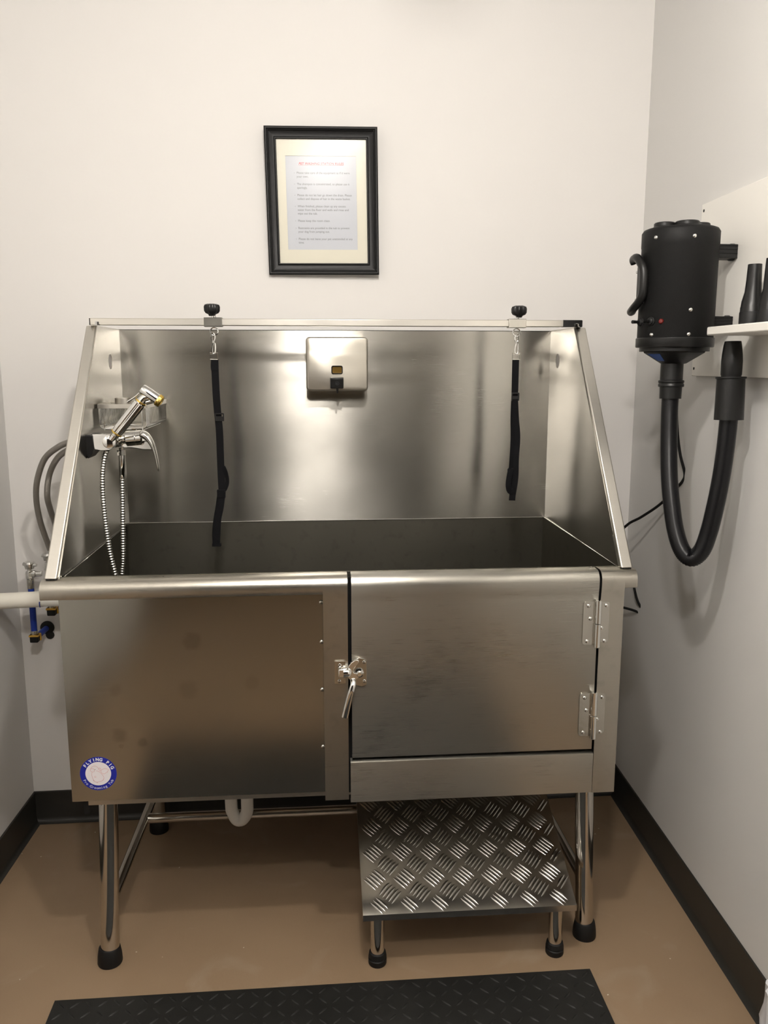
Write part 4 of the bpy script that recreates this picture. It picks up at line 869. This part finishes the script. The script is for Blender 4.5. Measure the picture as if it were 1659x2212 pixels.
# switches and lamp
for a, b, far in ((1385, 696, True), (1407, 694, False)):
    p, n = on_cyl(a, b)
    d_ = Vector((-0.9, -0.42, 0)).normalized()
    bm = B(); lathe(bm, [(0.0095, 0), (0.0095, 0.003), (0.0075, 0.004), (0.0075, 0.007), (0.0050, 0.009)], p-n*0.001, n if not far else d_, 14); sw = obj('toggle_switch', bm, M_rubber, dr)
    bm = B(); tube(bm, [p+d_*0.004, p+d_*0.013, p+d_*0.027], [0.0036, 0.0032, 0.0040], 10); obj('toggle', bm, M_blackpl, sw)
p, n = on_cyl(1428, 694); bm = B(); lathe(bm, [(0.0058, 0), (0.0058, 0.001), (0.004, 0.004), (0, 0.0052)], p-n*0.0006, n, 16); obj('pilot_light', bm, M_redlamp, dr, label='small red indicator')
# wall brackets
for zc2, h in ((at(1570, 545, 'y', YD).z, 0.030), (at(1560, 697, 'y', YD).z, 0.026)):
    x1 = bwx(YD)-0.013; bm = B(); box(bm, xc+RD-0.012, x1, YD-0.022, YD+0.022, zc2-h/2, zc2+h/2); bk_ = obj('wall_bracket', bm, M_blackpl, dr, 0.002)
    bm = B()
    for k in (-1, -.3, .4, 1): box(bm, xc+RD-0.006, x1-0.002, YD-0.0245, YD-0.0215, zc2+k*h*0.42-0.0014, zc2+k*h*0.42+0.0014)
    lathe(bm, [(h*0.62, 0), (h*0.62, 0.008), (h*0.5, 0.010)], (x1, YD, zc2), (-1, 0, 0), 20); obj('bracket_ribs', bm, M_rubber, bk_)
# hose with cuffs and nozzle
hz = thing('dryer_hose', 'black ribbed dryer hose hanging in a deep loop below the dryer', 'hose', (1.40, 0.05, 0.93))
A0 = Vector((xc, YD, at(1450, 790, 'y', YD).z)); ya_ = YD
def cuff(name, prof, o, d, seg=24, m=M_blackpl): bm = B(); lathe(bm, prof, o, d, seg); return obj(name, bm, m, hz)
zA = [at(1450, v, 'y', YD-0.02).z for v in (783, 822, 834, 862)]; xA = at(1450, 822, 'y', YD).x
A_top = Vector((at(1452, 783, 'y', YD).x, YD, zA[0])); A_bot = Vector((at(1446.5, 862, 'y', YD).x, YD-0.003, zA[3])); dA = (A_bot-A_top).normalized(); LA = (A_bot-A_top).length
cuff('upper_cuff', [(0.0250, -0.004), (0.0250, LA*0.48), (0.0285, LA*0.50), (0.0285, LA*0.55), (0.0265, LA*0.57), (0.0285, LA*0.60), (0.0285, LA*0.66), (0.0245, LA*0.68), (0.0240, LA)], A_top, dA)
# right end
yE = -0.035
e_t = at(1579, 817, 'y', yE); e_b = at(1574, 907, 'y', yE-0.003); dE = (e_b-e_t).normalized(); LE = (e_b-e_t).length
cuff('lower_cuff', [(0.0310, -0.003), (0.0310, 0.0005), (0.0285, 0.002), (0.0295, LE*0.6), (0.0300, LE), (0.0230, LE+0.0002)], e_t, dE)
n_t = at(1582, 731, 'y', yE); cuff('nozzle', [(0.0165, (n_t-e_t).length-0.004), (0.0182, (n_t-e_t).length*0.86), (0.0205, (n_t-e_t).length*0.62), (0.0215, (n_t-e_t).length*0.45), (0.0213, 0.010), (0.0200, 0.006), (0.0200, 0)], e_t+dE*0.002, -dE)
cp_ = [A_bot-dA*0.01, A_bot, at(1446,900,'y',YD-0.008), at(1445,960,'y',YD-0.02), at(1446,1030,'y',YD-0.04), at(1451,1090,'y',YD-0.06), at(1459,1145,'y',YD-0.08), at(1473,1188,'y',YD-0.10),
       at(1493,1206,'y',YD-0.115), at(1515,1190,'y',YD-0.125), at(1531,1150,'y',YD-0.13), at(1546,1090,'y',YD-0.138), at(1558,1030,'y',YD-0.143), at(1567,970,'y',YD-0.146), e_b, e_b-dE*0.01]
sp = spline(cp_, 60); dense = [sp[0]]; acc = 0; stepl = 0.0017
for p, q in zip(sp, sp[1:]):
    d = (q-p).length; s = stepl-acc
    while s <= d: dense.append(p.lerp(q, s/d)); s += stepl
    acc = (acc+d) % stepl
bm = B(); tube(bm, dense, [0.0192 if i % 2 else 0.0180 for i in range(len(dense))], 26); obj('ribbed_tube', bm, mat('black_hose_vinyl', (0.006, 0.006, 0.007), 0.32, spec=0.28), hz, smooth=80)
# spare nozzles on the shelf
def nozzle(name, label, a0, wtop, wbot, ztop, x, flat):
    c = at(a0, 708, 'x', x); t = thing(name, label, 'nozzle', (c.x, c.y, 1.4655), 'spare dryer nozzles on the shelf'); hgt = ztop-1.4655
    bm = B(); lathe(bm, [(wbot, 0), (wbot, hgt*0.30), (wbot*0.97, hgt*0.31), (wbot*0.92, hgt*0.40), (wbot*0.72, hgt*0.55), (wtop*1.08, hgt*0.75), (wtop, hgt), (wtop-0.002, hgt), (wtop-0.002, hgt-0.02), (0, hgt-0.02)], (c.x, c.y, 1.4655), seg=28); obj('cone', bm, M_blackpl, t)
    bm = B(); lathe(bm, [(wbot+0.001, 0), (wbot+0.001, 0.026), (wbot, 0.028)], (c.x, c.y, 1.4656), seg=28); obj('collar', bm, M_rubber, t)
nozzle('dryer_nozzle', 'black tapered dryer nozzle standing on the shelf next to the dryer', 1621, 0.0135, 0.0225, 1.587, 1.462, 0)
nozzle('dryer_nozzle', 'black tapered dryer nozzle on the shelf, cut off by the photo\'s right edge', 1661, 0.0145, 0.0225, 1.592, 1.468, 0)
# power cord of the dryer
cd = [Vector((xc+0.02, YD+0.05, zb_+0.01)), at(1460, 860, 'y', .30), at(1464, 940, 'y', .32), at(1470, 985, 'y', .32), at(1479, 1022, 'y', .325), at(1474, 1040, 'y', .33), at(1455, 1060, 'y', .36), at(1425, 1090, 'y', .42), at(1385, 1117, 'y', .50), at(1356, 1133, 'y', .56), at(1335, 1160, 'y', .62), at(1342, 1210, 'y', .64), at(1364, 1238, 'y', .60), at(1370, 1270, 'y', .58), at(1378, 1300, 'y', .58), at(1393, 1325, 'y', .58), at(1388, 1327, 'y', .585), at(1370, 1319, 'y', .61), at(1345, 1312, 'y', .65), at(1325, 1308, 'y', .69)]
bm = B(); tube(bm, spline(cd, 8), 0.0038, 10); tag(own_origin(obj('power_cord', bm, M_rubber)), 'thin black power cord running from the dryer down behind the tub', 'cord')

# ------------------------------------------------------------ bin bag at the right edge
q = at(1643, 2150, 'y', -.36); bn = thing('waste_bin', 'waste bin in a crumpled white bag at the photo\'s lower right edge', 'bin', (q.x+0.0, -0.46, 0))
R0 = 0.09; cx, cy = 1.400, -0.50
cx = q.x+0.045; cy = -0.40
bm = B(); seg = 60; rings = []
for h, r in ((0.0, .030), (0.004, .040), (0.03, .047), (0.07, .050), (0.11, .051), (0.15, .046), (0.18, .047), (0.175, .041), (0.10, .040)):
    rings.append([bm.verts.new((cx+math.cos(2*PI*k/seg)*r*(1+0.06*math.sin(9*2*PI*k/seg+h*40)+0.04*math.sin(17*2*PI*k/seg-h*70)), cy+math.sin(2*PI*k/seg)*1.3*r*(1+0.06*math.sin(9*2*PI*k/seg+h*40)), h)) for k in range(seg)])
for A, D in zip(rings, rings[1:]):
    for k in range(seg): bm.faces.new((A[k], A[(k+1)%seg], D[(k+1)%seg], D[k]))
bm.faces.new(rings[0][::-1]); bm.faces.new(rings[-1]); obj('bag', bm, M_bag, bn)
bm = B(); lathe(bm, [(0.036, 0.002), (0.038, 0.17), (0.036, 0.17), (0.034, 0.006), (0, 0.006)], (cx, cy, 0), seg=24); obj('bin_body', bm, M_bin, bn)
